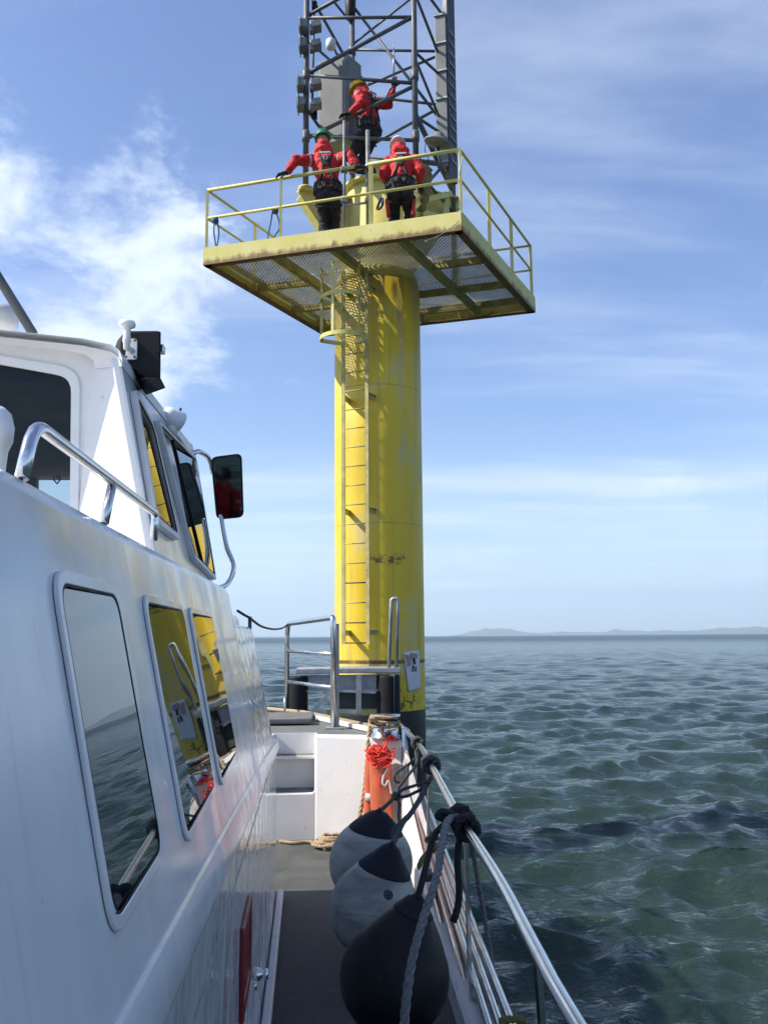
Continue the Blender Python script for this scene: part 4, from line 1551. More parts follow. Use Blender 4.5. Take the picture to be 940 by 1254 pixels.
# white searchlight
c = at(211, 512, 'y', 4.75)
k = 1 / 1080 * 5.0
sl_ = MB().lathe([(5 * k, -12 * k), (9 * k, -11 * k), (11.5 * k, -5 * k), (12 * k, 6 * k), (12.5 * k, 11 * k), (11 * k, 13 * k)], c, (.75, .5, -.35), seg=28).build('searchlight', M['white_paint'], boat)
MB().tube([c + Vector((.03, 0, .03)), at(222, 500, 'y', 4.75)], .008, 8).build('latch', M['mast_grey'], sl_)
MB().lathe([(.03, -.10), (.025, .0)], c, seg=16).build('foot', M['white_paint'], sl_)
# radar mast stay and dome at the frame's edge
MB().tube([at(-60, 245, 'y', 4.0), at(41, 409, 'y', 4.0)], .022, 12).build('mast_stay', M['mast_grey'], boat)
c = at(0, 390, 'y', 4.2)
MB().lathe([(.03, -.06), (.085, -.035), (.09, .02), (.07, .055), (.02, .065)], c, seg=28).build('light_dome', M['pale_trim'], boat)

# ---- starboard rail
RP = [(.545, -3, 2.08), (.55, .5, 2.09), (.552, 2.18, 2.10), (.565, 2.66, 2.10), (.593, 3.44, 2.10), (.60, 4.585, 2.10), (.632, 6.3, 2.115), (.645, 7.3, 2.12), (.60, 8.5, 2.14), (.56, 9.1, 2.155)]
rp = spline(RP, 8)
MB().tube(rp, .0215, 14).build('rail_tube', M['stainless'], boat)


def rail_at(Y):
    for a, b in zip(rp, rp[1:]):
        if a.y <= Y <= b.y:
            return a.lerp(b, (Y - a.y) / (b.y - a.y))
    return rp[-1]


for Y, zb in ((2.72, 1.30), (4.42, 1.30), (6.5, 1.5), (7.55, 1.7), (.4, 1.28), (-1.6, 1.28)):
    p = rail_at(Y)
    MB().bar((p.x + .008, p.y, p.z - .01), (.615, p.y + .0, zb - .06), .048, .016, (1, 0, 0)).build('stanchion', M['stainless'], boat)
p = rail_at(9.05)
MB().tube([p, (.53, 9.06, FD - .02)], .022, 10).build('stanchion', M['stainless'], boat)
a = at(496, 900, 'y', 8.15)
st1 = MB().bar(at(495, 893, 'y', 8.25), at(497, 945, 'y', 8.15), .05, .02, (0, 1, 0)).build('stanchion', M['stainless'], boat)
MB().box(at(494, 944, 'y', 8.10), (.10, .05, .10)).build('foot_plate', M['galvanised'], st1, bevel=.01)
MB().lathe([(.034, -.02), (.034, .02)], rail_at(8.3), (rp[-1] - rp[-9]), seg=14).build('rail_clamp', M['stainless'], boat)
# five low tubes outboard of the gunwale
NEAR = (570, 583, 597, 611, 626)
FAR = (501, 504.5, 508, 511.5, 515)
for i, (xn, xf) in enumerate(zip(NEAR, FAR)):
    X0 = .605 + .018 * i
    a = at(xn, 1254, 'x', X0)
    b = at(xf, 962 + 1.5 * i, 'x', X0 + .005)
    d = (b - a) / (b.y - a.y)
    MB().tube([a - d * 5.5, a, b], .0195, 12).build('guard_tube', M['brushed_steel'], boat)

# gate at the bow
ga = Vector((at(408, 893, 'z', FD).x, at(408, 893, 'z', FD).y, 0))
gb = Vector((at(351, 873, 'z', FD).x, at(351, 873, 'z', FD).y, 0))


def gz(p, y):
    return Vector((p.x, p.y, zon(p.x, p.y, y)))


gt = [gz(gb, 873), gz(gb, 764), gz(ga, 756), gz(ga, 893)]
gate = MB().tube(fillet(gt[:3], .16, 8)[:-1] + fillet(gt[1:], .05, 5)[1:], .030, 12).build('bow_gate', M['stainless'], boat)
for ya, yb in ((797, 801), (835, 842)):
    MB().tube([gz(gb, ya), gz(ga, yb)], .021, 10).build('gate_rail', M['stainless'], gate)
g2 = ga + Vector((.035, .05, 0))
MB().bar(gz(g2, 893), gz(g2, 764), .05, .03, (0, 1, 0)).build('gate_post', M['galvanised'], gate)
MB().box((ga.x, ga.y, FD + .012), (.16, .16, .02)).build('foot_plate', M['galvanised'], gate)
q0 = at(340, 860, 'y', gb.y)
MB().tube([gz(gb, 850), Vector((gb.x - .0, gb.y - .4, FD + .2)), Vector((gb.x, gb.y - .4, FD))], .014, 8).build('gate_stay', M['stainless'], gate)
# bollard
bc = at(472, 904, 'z', FD)
bc.z = 0
zt = zon(bc.x, bc.y, 875)
MB().lathe([(.135, FD), (.135, FD + .02), (.118, FD + .03), (.118, zt - .03), (.135, zt - .02), (.135, zt)], (bc.x, bc.y, 0), seg=32).build('bollard', M['stainless'], boat)
# post on the cabin front with the safety line to the gate
c = at(306, 768, 'y', 5.9)
MB().tube([c + Vector((0, 0, -.04)), at(306, 755, 'y', 5.9)], .012, 8).build('line_post', M['mast_grey'], boat)
ln_ = spline([at(x, y, 'y', Y) for x, y, Y in ((291, 748, 5.6), (299, 753, 5.8), (306, 757, 5.9), (320, 767, 7.0), (335, 770.5, 8.5), (346, 769, 9.8), (353, 764, 10.5))], 6)
tag(MB().rope(ln_, .009).build('safety_line', M['rope_slate']), 'dark sagging safety line between the cabin front and the bow gate', 'rope')

# ------------------------------------------------------------------ things on the boat
# fenders: pear-shaped buoys lying on the side deck, tied to the rail
def fender(px, py, rpx, Y, tip, cone_at, body_mat, label, yscale=1.0):
    c = at(px, py, 'y', Y)
    r = rpx / F * ((c - CAM).dot(FW))
    tp = at(tip[0], tip[1], 'y', Y - .02)
    ax = (tp - c)
    L = ax.length
    ax.normalize()
    root = thing('fender', label, 'fender', c, 'pear-shaped fenders lying along the side deck')
    prof = []
    hcone = L * cone_at
    n = 26
    # sphere below, running into a cone whose side is tangent to it
    sinb = r / (L * 1.06)
    zt = r * sinb
    rt_ = r * math.sqrt(1 - sinb * sinb)
    for k in range(n + 1):
        a = -math.pi / 2 + (math.pi / 2 + math.asin(sinb)) * k / n
        prof.append((max(r * math.cos(a), .004), r * math.sin(a)))

    def cone(z):
        return max(rt_ * (1 - (z - zt) / (L * 1.10 - zt)) , .012) * (1 + .06 * math.sin(math.pi * min(1, max(0, (z - zt) / (L - zt)))))
    for k in range(1, 9):
        z = zt + (hcone - zt) * k / 8
        prof.append((cone(z), z))
    MB().lathe(prof, c, ax, seg=56, cap=True).build('body', body_mat, root)
    cp = [(cone(hcone) + .001, hcone - .012), (cone(hcone) + .006, hcone - .004)]
    for k in range(7):
        z = hcone + (L * .95 - hcone) * k / 6
        cp.append((max(cone(z), .028) + .004, z))
    cp += [(.030, L * .97), (.020, L), (.006, L * 1.012)]
    cap = MB().lathe(cp, c, ax, seg=40).build('cap', M['fender_cap'], root)
    eye = c + ax * (L * .955)
    sd = ax.cross(Vector((0, 1, 0))).normalized()
    MB().tube([eye + (ax * math.cos(t) + Vector((0, 1, 0)) * math.sin(t)) * .026 for t in [2 * math.pi * k / 14 for k in range(14)]], .007, 8, closed=True).build('eye', M['fender_cap'], cap)
    return root, eye, c, r


f1, e1_, c1_, r1_ = fender(454, 1056, 51, 5.75, (464, 992), .62, M['fender_grey'], 'grey scuffed pear-shaped fender farthest along the side deck, partly behind the other grey one')
f2, e2_, c2_, r2_ = fender(457, 1113, 54, 5.0, (480, 1033), .60, M['fender_grey'], 'grey scuffed pear-shaped fender between the far grey fender and the black one')
f3, e3_, c3_, r3_ = fender(483, 1196, 67, 4.10, (512, 1096), .80, M['fender_black'], 'big all-black pear-shaped fender nearest on the side deck')
for c in (c2_,):
    vd = Vector((.30, -.80, .52)).normalized()
    MB().lathe([(.026, -.006), (.026, .002), (.020, .005), (.018, .002), (.006, .002), (.005, .006), (.001, .007)], c + vd * r2_, vd, seg=24).build('valve', M['rope_slate'], f2)


def rope(name, label, pts, r, mat, laid=True, cat='rope', group=None, n=8):
    s = spline(pts, n)
    mb = MB()
    if laid:
        mb.rope(s, r)
    else:
        mb.tube(resample(s, r * 2), r, 8)
    o = mb.build(name, M[mat])
    tag(o, label, cat, group)
    return o


def hitch(p, ax, r_rail, r, turns, mat, parent, name='hitch'):
    """a few turns of rope round a rail"""
    ax = ax.normalized()
    u = ax.orthogonal().normalized()
    v = ax.cross(u)
    pts = []
    n = int(turns * 14)
    for k in range(n + 1):
        a = 2 * math.pi * k / 14
        pts.append(p + (u * math.cos(a) + v * math.sin(a)) * (r_rail + r) + ax * ((k / 14 - turns / 2) * r * 2.05))
    return MB().rope(pts, r, pitch=r * 6).build(name, M[mat], parent)


# line of the far grey fender, with its two loose loops
Yk = 7.35
o = rope('fender_line', 'dark line with two loose loops from the far grey fender up to the rail',
         [e1_, at(484, 975, 'y', 6.3), at(487, 966, 'y', 6.6), at(495, 955, 'y', 6.8), at(510, 935, 'y', 7.1), at(509, 921, 'y', 7.25), at(514, 916, 'y', Yk)], .013, 'rope_slate')
ra_ = rail_at(7.5)
hitch(ra_, rail_at(7.7) - rail_at(7.4), .024, .017, 3.5, 'rope_slate', o)
MB().rope(spline([at(x, y, 'y', Y) for x, y, Y in ((512, 926, 7.3), (497, 938, 7.15), (484, 948, 7.0), (484, 957, 7.0), (492, 958, 7.0), (499, 950, 7.1), (500, 938, 7.2), (508, 929, 7.3))], 7, True), .010).build('loop', M['rope_slate'], o)
MB().rope(spline([at(x, y, 'y', Y) for x, y, Y in ((486, 976, 6.3), (489, 985, 6.2), (488, 998, 6.1), (489, 1008, 6.0))], 7), .010).build('tail', M['rope_slate'], o)
MB().lathe([(.01, -.03), (.032, -.015), (.034, .015), (.01, .03)], at(485, 975, 'y', 6.28), (.6, 0, .8), seg=12).build('knot', M['rope_slate'], o)
# line of the middle grey fender
o = rope('fender_line', 'heavy grey line from the middle grey fender to the rail',
         [e2_, at(486, 1022, 'y', 5.2), at(494, 1006, 'y', 5.4), at(503, 996, 'y', 5.6), at(516, 975, 'y', 5.9), at(523, 960, 'y', 6.15), at(528, 952, 'y', 6.25)], .018, 'rope_slate')
ra_ = rail_at(6.33)
hitch(ra_, rail_at(6.5) - rail_at(6.2), .024, .024, 3.0, 'rope_slate', o)
MB().rope(spline([at(x, y, 'y', Y) for x, y, Y in ((524, 957, 6.1), (508, 962, 6.0), (491, 968, 5.95), (489, 975, 5.95), (498, 975, 6.0), (511, 969, 6.05), (522, 963, 6.1))], 7, True), .011).build('loop', M['rope_slate'], o)
MB().rope(spline([at(x, y, 'y', Y) for x, y, Y in ((496, 1003, 5.5), (488, 1010, 5.4), (482, 1018, 5.3), (481, 1027, 5.2))], 7), .013).build('tail', M['rope_slate'], o)
# thick laid rope over the rail in front of the black fender
ra_ = rail_at(4.43)
o = rope('mooring_rope', 'thick grey laid rope hanging from the rail across the black fender to the deck',
         [at(573, 1020, 'y', 4.50), at(563, 1004, 'y', 4.48), at(554, 1001, 'y', 4.40), at(546, 1010, 'y', 4.2), at(541, 1035, 'y', 4.0), at(534, 1075, 'y', 3.75), at(520, 1120, 'y', 3.6), at(507, 1165, 'y', 3.5), at(499, 1210, 'y', 3.45), at(494, 1262, 'y', 3.42), at(490, 1330, 'y', 3.4)], .0185, 'rope_grey')
o = rope('black_lashing', 'black line knotted round the rail beside the thick grey rope and hanging down inside it',
         [at(566, 1018, 'y', 4.40), at(561, 1035, 'y', 4.38), at(560, 1060, 'y', 4.36), at(562, 1090, 'y', 4.34), at(560, 1112, 'y', 4.32), at(554, 1130, 'y', 4.30)], .017, 'rope_black', False)
d_ = rail_at(4.5) - rail_at(4.3)
hitch(rail_at(4.34), d_, .026, .022, 2.5, 'rope_black', o)
hitch(rail_at(4.56), d_, .026, .022, 2.5, 'rope_black', o)
MB().tube(spline([at(x, y, 'y', 4.4) for x, y in ((562, 1012), (552, 998), (541, 994), (536, 1000), (545, 1003), (556, 1008))], 6), .017, 8).build('loop', M['rope_black'], o)
MB().tube(spline([at(x, y, 'y', 4.35) for x, y in ((566, 1016), (576, 1012), (582, 1020), (578, 1028), (568, 1026))], 6), .018, 8).build('loop', M['rope_black'], o)
o = rope('fender_strap', 'black strap from the big black fender up under the rail',
         [e3_, at(517, 1078, 'y', 4.1), at(524, 1050, 'y', 4.2), at(532, 1022, 'y', 4.3), at(548, 1006, 'y', 4.36)], .015, 'rope_black', False)
o = rope('hanging_line', 'grey laid line hanging outboard of the rail down towards the water',
         [at(575, 1022, 'y', 4.62), at(580, 1050, 'y', 4.72), at(586, 1085, 'y', 4.75), at(593, 1125, 'y', 4.8), at(600, 1165, 'y', 4.85), at(604, 1195, 'y', 4.9)], .014, 'rope_grey')
o = rope('olive_lashing', 'olive green line looped round the low guard tubes',
         [at(x, y, 'y', Y) for x, y, Y in ((540, 1028, 4.9), (528, 1024, 4.9), (522, 1030, 4.9), (535, 1036, 4.85), (526, 1042, 4.8), (516, 1052, 4.75), (512, 1064, 4.7), (520, 1050, 4.75), (533, 1040, 4.85), (540, 1032, 4.9))], .012, 'rope_olive')
o = rope('olive_lashing', 'olive green line knotted at the foot of the nearest rail stanchion',
         [at(x, y, 'y', 2.72) for x, y in ((612, 1250), (626, 1247), (640, 1250), (636, 1258), (618, 1258), (612, 1252), (628, 1249), (642, 1254))], .009, 'rope_olive')
# tan line from the bollard down the bulkhead, coil on the deck
o = rope('bollard_line', 'tan laid line from the bollard down the white bulkhead to the deck',
         [at(461, 884, 'y', bc.y - .14), at(455, 879, 'y', bc.y - .16), at(453, 886, 'y', 8.45), at(451, 905, 'y', 8.32), at(449, 935, 'y', 8.30), at(446, 968, 'y', 8.28), at(441, 995, 'y', 8.25), at(438, 1008, 'y', 8.2)], .022, 'rope_tan')
pts = []
for k in range(44):
    a = 2 * math.pi * k / 15
    rr_ = .120 + .010 * math.sin(a * .8) - .002 * (k % 7)
    pts.append(Vector((bc.x + math.cos(a) * rr_ * 1.15, bc.y + math.sin(a) * rr_ * 1.15, FD + .10 + .0022 * k + .02 * math.sin(k * .37))))
MB().rope(pts, .013).build('turns', M['rope_tan'], o)
MB().rope(spline([at(x, y, 'y', bc.y - .15) for x, y in ((462, 893), (470, 898), (478, 894), (485, 893))], 6), .012).build('turns', M['rope_tan'], o)
MB().rope(spline([at(x, y, 'y', bc.y - .15) for x, y in ((466, 890), (468, 900), (471, 905))], 6), .012).build('turns', M['rope_tan'], o)
rng = random.Random(3)
cc = at(409, 1034, 'z', DK + .03)
pts = []
for k in range(74):
    a = 2 * math.pi * k / 12 + .3
    rr_ = .135 + .035 * rng.random() - .012 * (k // 12)
    pts.append(cc + Vector((math.cos(a) * rr_ * 1.12, math.sin(a) * rr_ * .95 + .01 * math.sin(k), .006 * (k // 6) + .012 * rng.random())))
o = tag(MB().rope(spline(pts, 3), .017).build('rope_coil', M['rope_tan']), 'coiled tan rope lying on the side deck at the foot of the white bulkhead', 'rope')
o = rope('deck_line', 'tan line lying along the foot of the white bulkhead left of the coil',
         [at(342, 1030, 'z', DK + .02), at(360, 1032, 'z', DK + .02), at(378, 1031, 'z', DK + .02), at(392, 1034, 'z', DK + .02), at(398, 1040, 'z', DK + .02)], .016, 'rope_tan')
# orange horseshoe buoy seen edge-on, with its tangle of red line
BZ = 8.12
lb = thing('lifebuoy', 'orange horseshoe lifebuoy hung edge-on against the white bulkhead', 'lifebuoy', at(464, 1000, 'y', BZ))
bt = []
legs = [((469, 1012), (467, 985), (466, 955), (465, 932), (463, 924), (458, 922), (455, 928), (454, 950), (453, 975), (452, 1003))]
pts = [at(x, y, 'y', BZ + (-.06 if i < 4 else (.0 if i < 6 else .08))) for i, (x, y) in enumerate(legs[0])]
sp_ = resample(spline(pts, 6), .02)
nn_ = len(sp_)
rad = []
for i in range(nn_):
    k = i / (nn_ - 1)
    e_ = min(k, 1 - k) * nn_ * .02
    rad.append((.098 if k < .45 else (.098 - (k - .45) * .35 if k < .6 else .055)) * min(1, (.03 + e_) / .09) ** .5)
body = MB().tube(sp_, rad, 20).build('buoy_body', M['float_orange'], lb)
tp_ = at(454.5, 976, 'y', BZ + .06)
MB().lathe([(.0575, -.035), (.0575, .035)], tp_, (.05, 0, 1), seg=20).build('reflective_band', M['reflective'], lb)
MB().tube(spline([at(x, y, 'y', BZ - .17) for x, y in ((474, 941), (470, 948), (468, 958), (471, 962), (475, 956), (477, 962), (479, 972))], 6), .009, 8).build('becket', M['rope_white'], lb)
MB().tube(spline([at(x, y, 'y', BZ - .165) for x, y in ((465, 950), (464, 960), (468, 966), (472, 961))], 6), .006, 8).build('becket', M['rope_red'], lb)
MB().tube(spline([at(x, y, 'y', BZ - .16) for x, y in ((459, 936), (461, 930), (464, 928))], 6), .010, 8).build('becket', M['rope_white'], lb)
rng = random.Random(11)
pts = []
cx_ = at(465, 926, 'y', BZ - .14)
for k in range(120):
    a = rng.uniform(0, 6.28)
    rr_ = rng.uniform(.03, .135)
    pts.append(cx_ + Vector((math.cos(a) * rr_ * 1.0, rng.uniform(-.10, .06), math.sin(a) * rr_ * .78 + .01)))
pts += [cx_ + Vector((-.02, -.05, .05)), cx_ + Vector((-.10, -.03, .03)), at(449, 920, 'y', BZ), at(446, 919, 'y', BZ)]
rl = MB().tube(resample(spline(pts, 5), .02), .0065, 6)
rl.tube(spline([cx_ + Vector((.05, 0, .04)), at(473, 910, 'y', BZ), at(476, 905, 'y', BZ), at(480, 902, 'y', BZ + .05), at(486, 904, 'y', BZ + .05)], 6), .010, 8)
rl.tube(spline([at(472, 905, 'y', BZ), at(478, 901, 'y', BZ), at(484, 905, 'y', BZ), at(479, 906, 'y', BZ), at(476, 903, 'y', BZ)], 6), .012, 8)
rl.tube(spline([cx_ + Vector((-.06, -.02, -.02)), at(456, 940, 'y', BZ + .03), at(456, 950, 'y', BZ + .02), at(455, 955, 'y', BZ + .02)], 6), .010, 8)
o = tag(rl.build('red_line', M['rope_red']), 'tangled bright red floating line heaped on top of the orange lifebuoy', 'rope')


# ------------------------------------------------------------------ people
def capsule(mb, a, b, ra, rb, seg=14):
    a, b = Vector(a), Vector(b)
    d = (b - a)
    L = max(d.length, 1e-4)
    prof = []
    for k in range(5):
        t_ = -math.pi / 2 + math.pi / 2 * k / 4
        prof.append((max(ra * math.cos(t_), .001), ra * math.sin(t_)))
    for k in range(5):
        t_ = math.pi / 2 * k / 4
        prof.append((max(rb * math.cos(t_), .001), L + rb * math.sin(t_)))
    mb.lathe(prof, a, d, seg=seg)


def ellip(mb, c, rx, ry, rz, Mx=None, seg=20):
    vs, fs = [], []
    n, m = 12, seg
    Mx = Mx or Matrix.Identity(3)
    for i in range(n + 1):
        t_ = -math.pi / 2 + math.pi * i / n
        for k in range(m):
            a = 2 * math.pi * k / m
            vs.append(Vector(c) + Mx @ Vector((rx * math.cos(t_) * math.cos(a), ry * math.cos(t_) * math.sin(a), rz * math.sin(t_))))
    for i in range(n):
        for k in range(m):
            fs.append((i * m + k, i * m + (k + 1) % m, (i + 1) * m + (k + 1) % m, (i + 1) * m + k))
    mb.add(vs, fs, True)


DG = None


def fused(name, mb, mat, parent, voxel=.016, smooth=6, wrinkle=0.0, seed=0):
    """one continuous skin over overlapping volumes"""
    me = bpy.data.meshes.new(name)
    me.from_pydata(mb.v, [], mb.f)
    bm = bmesh.new()
    bm.from_mesh(me)
    bmesh.ops.remove_doubles(bm, verts=bm.verts, dist=1e-5)
    bmesh.ops.recalc_face_normals(bm, faces=bm.faces)
    bm.to_mesh(me)
    bm.free()
    o = bpy.data.objects.new(name, me)
    COL.objects.link(o)
    r_ = o.modifiers.new('fuse', 'REMESH')
    r_.mode = 'VOXEL'
    r_.voxel_size = voxel
    s_ = o.modifiers.new('relax', 'SMOOTH')
    s_.iterations = smooth
    s_.factor = .5
    dg = bpy.context.evaluated_depsgraph_get()
    dg.update()
    nm = bpy.data.meshes.new_from_object(o.evaluated_get(dg))
    o.modifiers.clear()
    o.data = nm
    nm.name = name
    if wrinkle:
        n_ = len(nm.vertices)
        for v in nm.vertices:
            p = v.co
            q = Vector((p.x * 11 + seed, p.y * 11, p.z * 15))
            v.co = p + v.normal * (wrinkle * (noise.noise(q) + .5 * noise.noise(q * 2.1)))
    nm.polygons.foreach_set('use_smooth', [True] * len(nm.polygons))
    nm.materials.clear()
    nm.materials.append(mat)
    nm.update()
    o.parent = parent
    o.matrix_parent_inverse = root_inv(parent)
    return o


def limb_mid(a, b, la, lb_, pole):
    """elbow or knee between a and b for segment lengths la, lb_, bent towards pole"""
    a, b = Vector(a), Vector(b)
    d = b - a
    L = min(d.length, la + lb_ - 1e-3)
    dn = d.normalized()
    x = (la * la - lb_ * lb_ + L * L) / (2 * L)
    h = math.sqrt(max(la * la - x * x, 0))
    p = Vector(pole)
    p = (p - dn * p.dot(dn)).normalized()
    return a + dn * x + p * h


def hand(mb, wrist, d, up_, side, grip=.5, k=1.0):
    """palm, four unequal bent fingers and a thumb from the side of the palm"""
    d, up_ = Vector(d).normalized(), Vector(up_).normalized()
    s = d.cross(up_).normalized() * side
    w0 = Vector(wrist)
    palm = w0 + d * .055 * k
    ellip(mb, palm, .042 * k, .050 * k, .018 * k, Matrix((s, d, s.cross(d))).transposed(), 14)
    for i, (off, ln_) in enumerate(((-.030, .072), (-.010, .084), (.011, .079), (.030, .062))):
        p = w0 + d * .092 * k + s * off * k
        dd = d.copy()
        r_ = .0105 * k
        for j, fr_ in enumerate((.45, .32, .23)):
            q = p + dd * ln_ * fr_ * k
            capsule(mb, p, q, r_ * (1 - .08 * j), r_ * (1 - .08 * (j + 1)), 8)
            dd = (dd - up_ * grip * (1 + .2 * j)).normalized()
            p = q
    p = w0 + d * .035 * k - s * .036 * k
    q = p + (d * .6 - s * .75 - up_ * .25 * grip).normalized() * .042 * k
    capsule(mb, p, q, .013 * k, .0115 * k, 8)
    capsule(mb, q, q + (d * .85 - s * .2 - up_ * .5 * grip).normalized() * .032 * k, .0115 * k, .009 * k, 8)


def person(label, J, helmet, face, hood=True, group=None):
    """J: joints in metres - pelvis, chest, neck, head, sh_l/r, hand_l/r, hip..., foot_l/r; face is where the head looks"""
    root = thing('person', label, 'person', (J['pelvis'].x, J['pelvis'].y, min(J['foot_l'].z, J['foot_r'].z)), group)
    pel, chest, neck, head = J['pelvis'], J['chest'], J['neck'], J['head']
    face = Vector(face).normalized()
    rt_ = J['right'].normalized()
    spine_up = (chest - pel).normalized()
    fwd = J['fwd'].normalized()
    sh = {'l': chest + (-rt_) * .185 + spine_up * .13, 'r': chest + rt_ * .185 + spine_up * .13}
    hip = {'l': pel - rt_ * .095 - spine_up * .04, 'r': pel + rt_ * .095 - spine_up * .04}
    el, kn = {}, {}
    for s in 'lr':
        el[s] = limb_mid(sh[s], J['hand_' + s], .30, .27, J.get('pole_' + s, Vector((0, 0, -1)) - fwd * .2))
        kn[s] = limb_mid(hip[s], J['foot_' + s] + Vector((0, 0, .09)), .44, .42, fwd)
    # the body itself
    b = MB()
    Fm = Matrix((rt_, fwd, rt_.cross(fwd))).transposed()
    ellip(b, chest + spine_up * .02, .17, .105, .19, Fm)
    ellip(b, pel + spine_up * .06, .155, .10, .16, Fm)
    capsule(b, pel + spine_up * .08, chest - spine_up * .02, .13, .14)
    capsule(b, chest + spine_up * .12, neck, .07, .055)
    capsule(b, neck, head, .053, .055)
    hr_ = face.cross(Vector((0, 0, 1))).normalized()
    hu = hr_.cross(face).normalized()
    Hm = Matrix((hr_, face, hu)).transposed()
    ellip(b, head + hu * .02, .074, .092, .108, Hm)
    ellip(b, head + face * .02 - hu * .055, .056, .072, .06, Hm)             # jaw
    capsule(b, head + face * .088 + hu * .01, head + face * .108 - hu * .022, .010, .016, 8)   # nose
    capsule(b, head + face * .088 + hr_ * .022 - hu * .055, head + face * .088 - hr_ * .022 - hu * .055, .009, .009, 8)   # mouth
    for s in (-1, 1):
        ellip(b, head + face * .075 + hr_ * s * .031 + hu * .018, .018, .014, .012, Hm, 10)  # eyes
        ellip(b, head + hr_ * s * .077 - face * .005, .012, .022, .032, Hm, 10)             # ears
    for s in 'lr':
        hd = J['hand_' + s]
        capsule(b, sh[s], el[s], .052, .042)
        capsule(b, el[s], hd, .040, .027)
        capsule(b, hip[s], kn[s], .078, .052)
        capsule(b, kn[s], J['foot_' + s] + Vector((0, 0, .09)), .050, .036)
        capsule(b, J['foot_' + s] + Vector((0, 0, .05)), J['foot_' + s] + J.get('toe_' + s, fwd) * .15 + Vector((0, 0, .03)), .042, .032)
    body = fused('body', b, M['skin'], root, .012, 3)
    # jacket
    j = MB()
    ellip(j, chest + spine_up * .02, .225, .160, .225, Fm)
    ellip(j, pel + spine_up * .13, .205, .152, .15, Fm)
    capsule(j, pel + spine_up * .14, chest, .165, .175)
    capsule(j, sh['l'] - spine_up * .01, sh['r'] - spine_up * .01, .082, .082)
    capsule(j, chest + spine_up * .14, neck - spine_up * .01, .095, .085)
    for s in 'lr':
        hd = J['hand_' + s]
        fo = (hd - el[s]).normalized()
        capsule(j, sh[s], el[s], .096, .078)
        capsule(j, el[s], hd - fo * .05, .076, .058)
    if hood:
        capsule(j, chest + spine_up * .15 - hr_ * .09, chest + spine_up * .15 + hr_ * .09, .105, .105)
        capsule(j, neck - face * .03 - hr_ * .055, neck - face * .03 + hr_ * .055, .090, .090)
        ellip(j, neck.lerp(head, .45) - face * .035, .108, .098, .085, Hm)
    fused('jacket', j, M['red_cloth'], root, .014, 4, .020, J['seed'])
    # trousers
    tr = MB()
    ellip(tr, pel + spine_up * .03, .178, .132, .13, Fm)
    for s in 'lr':
        ft = J['foot_' + s]
        capsule(tr, hip[s], kn[s], .108, .082)
        capsule(tr, kn[s], ft + Vector((0, 0, .10)), .080, .070)
    fused('trousers', tr, M['dark_cloth'], root, .014, 4, .016, J['seed'] + 3)
    for s in 'lr':
        bo = MB()
        ft = J['foot_' + s]
        td = J.get('toe_' + s, fwd).normalized()
        capsule(bo, ft + Vector((0, 0, .16)), ft + Vector((0, 0, .06)) - td * .02, .055, .052)
        capsule(bo, ft + Vector((0, 0, .055)) - td * .04, ft + td * .16 + Vector((0, 0, .048)), .050, .044)
        fused('boot', bo, M['strap_black'], root, .014, 3)
        gl_ = MB()
        hd = J['hand_' + s]
        fo = (hd - el[s]).normalized()
        capsule(gl_, hd - fo * .09, hd + fo * .01, .046, .036, 12)
        hand(gl_, hd - fo * .005, J.get('hdir_' + s, fo), J.get('hup_' + s, Vector((0, 0, 1))), 1 if s == 'r' else -1, J.get('grip_' + s, .7), 1.12)
        gl_.build('glove', J.get('glove_' + s, M['strap_black']), root)
    # helmet: shell, rim and peak
    hm_ = MB()
    prof = []
    for k in range(11):
        a = math.pi / 2 * k / 10
        prof.append((max(.122 * math.cos(a) ** .85, .002), .128 * math.sin(a)))
    hb_ = head + hu * .045 - face * .004
    n0 = len(hm_.v)
    hm_.lathe([(.112, -.01), (.126, -.014), (.126, -.004)] + prof[0:], (0, 0, 0), seg=30)
    hm_.v = [tuple(hb_ + Hm @ Vector((v[0], v[1] * 1.16, v[2]))) for v in hm_.v]
    pk = []
    for k in range(9):
        a = R(-55) + R(110) * k / 8
        pk.append(hb_ + Hm @ Vector((math.sin(a) * .125, math.cos(a) * .14 + .0, -.006)))
    for k in range(8, -1, -1):
        a = R(-55) + R(110) * k / 8
        pk.append(hb_ + Hm @ Vector((math.sin(a) * .128, math.cos(a) * (.14 + .045 * math.cos(a * 1.6)), -.018)))
    hm_.prism(pk, hu * .007)
    ho = hm_.build('helmet', helmet, root)
    MB().box(chest - fwd * .168 + spine_up * .165 - rt_ * .0, (.16, .02, .035), Matrix((rt_, -fwd, spine_up)).transposed()).build('reflective_patch', M['reflective'], root, bevel=.006)
    for k in (-1, 0, 1):
        MB().tube([hb_ + Hm @ Vector((k * .035, .10 * math.cos(t_) * 1.16, .130 * math.sin(t_) * (1 - abs(k) * .05))) for t_ in [R(40 + 100 * q / 8) for q in range(9)]], .006, 6).build('helmet_rib', helmet, ho)
    # harness: belt, shoulder and leg straps, back pad, carabiners
    def ring(c, ax_r, ax_f, rx, ry, w_, name, mat, tilt=0):
        vs, fs = [], []
        n = 36
        for k in range(n):
            a = 2 * math.pi * k / n
            p = c + ax_r * (rx * math.cos(a)) + ax_f * (ry * math.sin(a))
            o_ = (ax_r * math.cos(a) + ax_f * math.sin(a)) * .008
            for dz in (-w_, w_):
                vs += [p + spine_up * dz, p + o_ + spine_up * dz]
        for k in range(n):
            a, b_ = k * 4, ((k + 1) % n) * 4
            fs += [(a + 1, b_ + 1, b_ + 3, a + 3), (a, a + 2, b_ + 2, b_), (a, b_, b_ + 1, a + 1), (a + 2, a + 3, b_ + 3, b_ + 2)]
        return MB().add(vs, fs, True).build(name, mat, root)
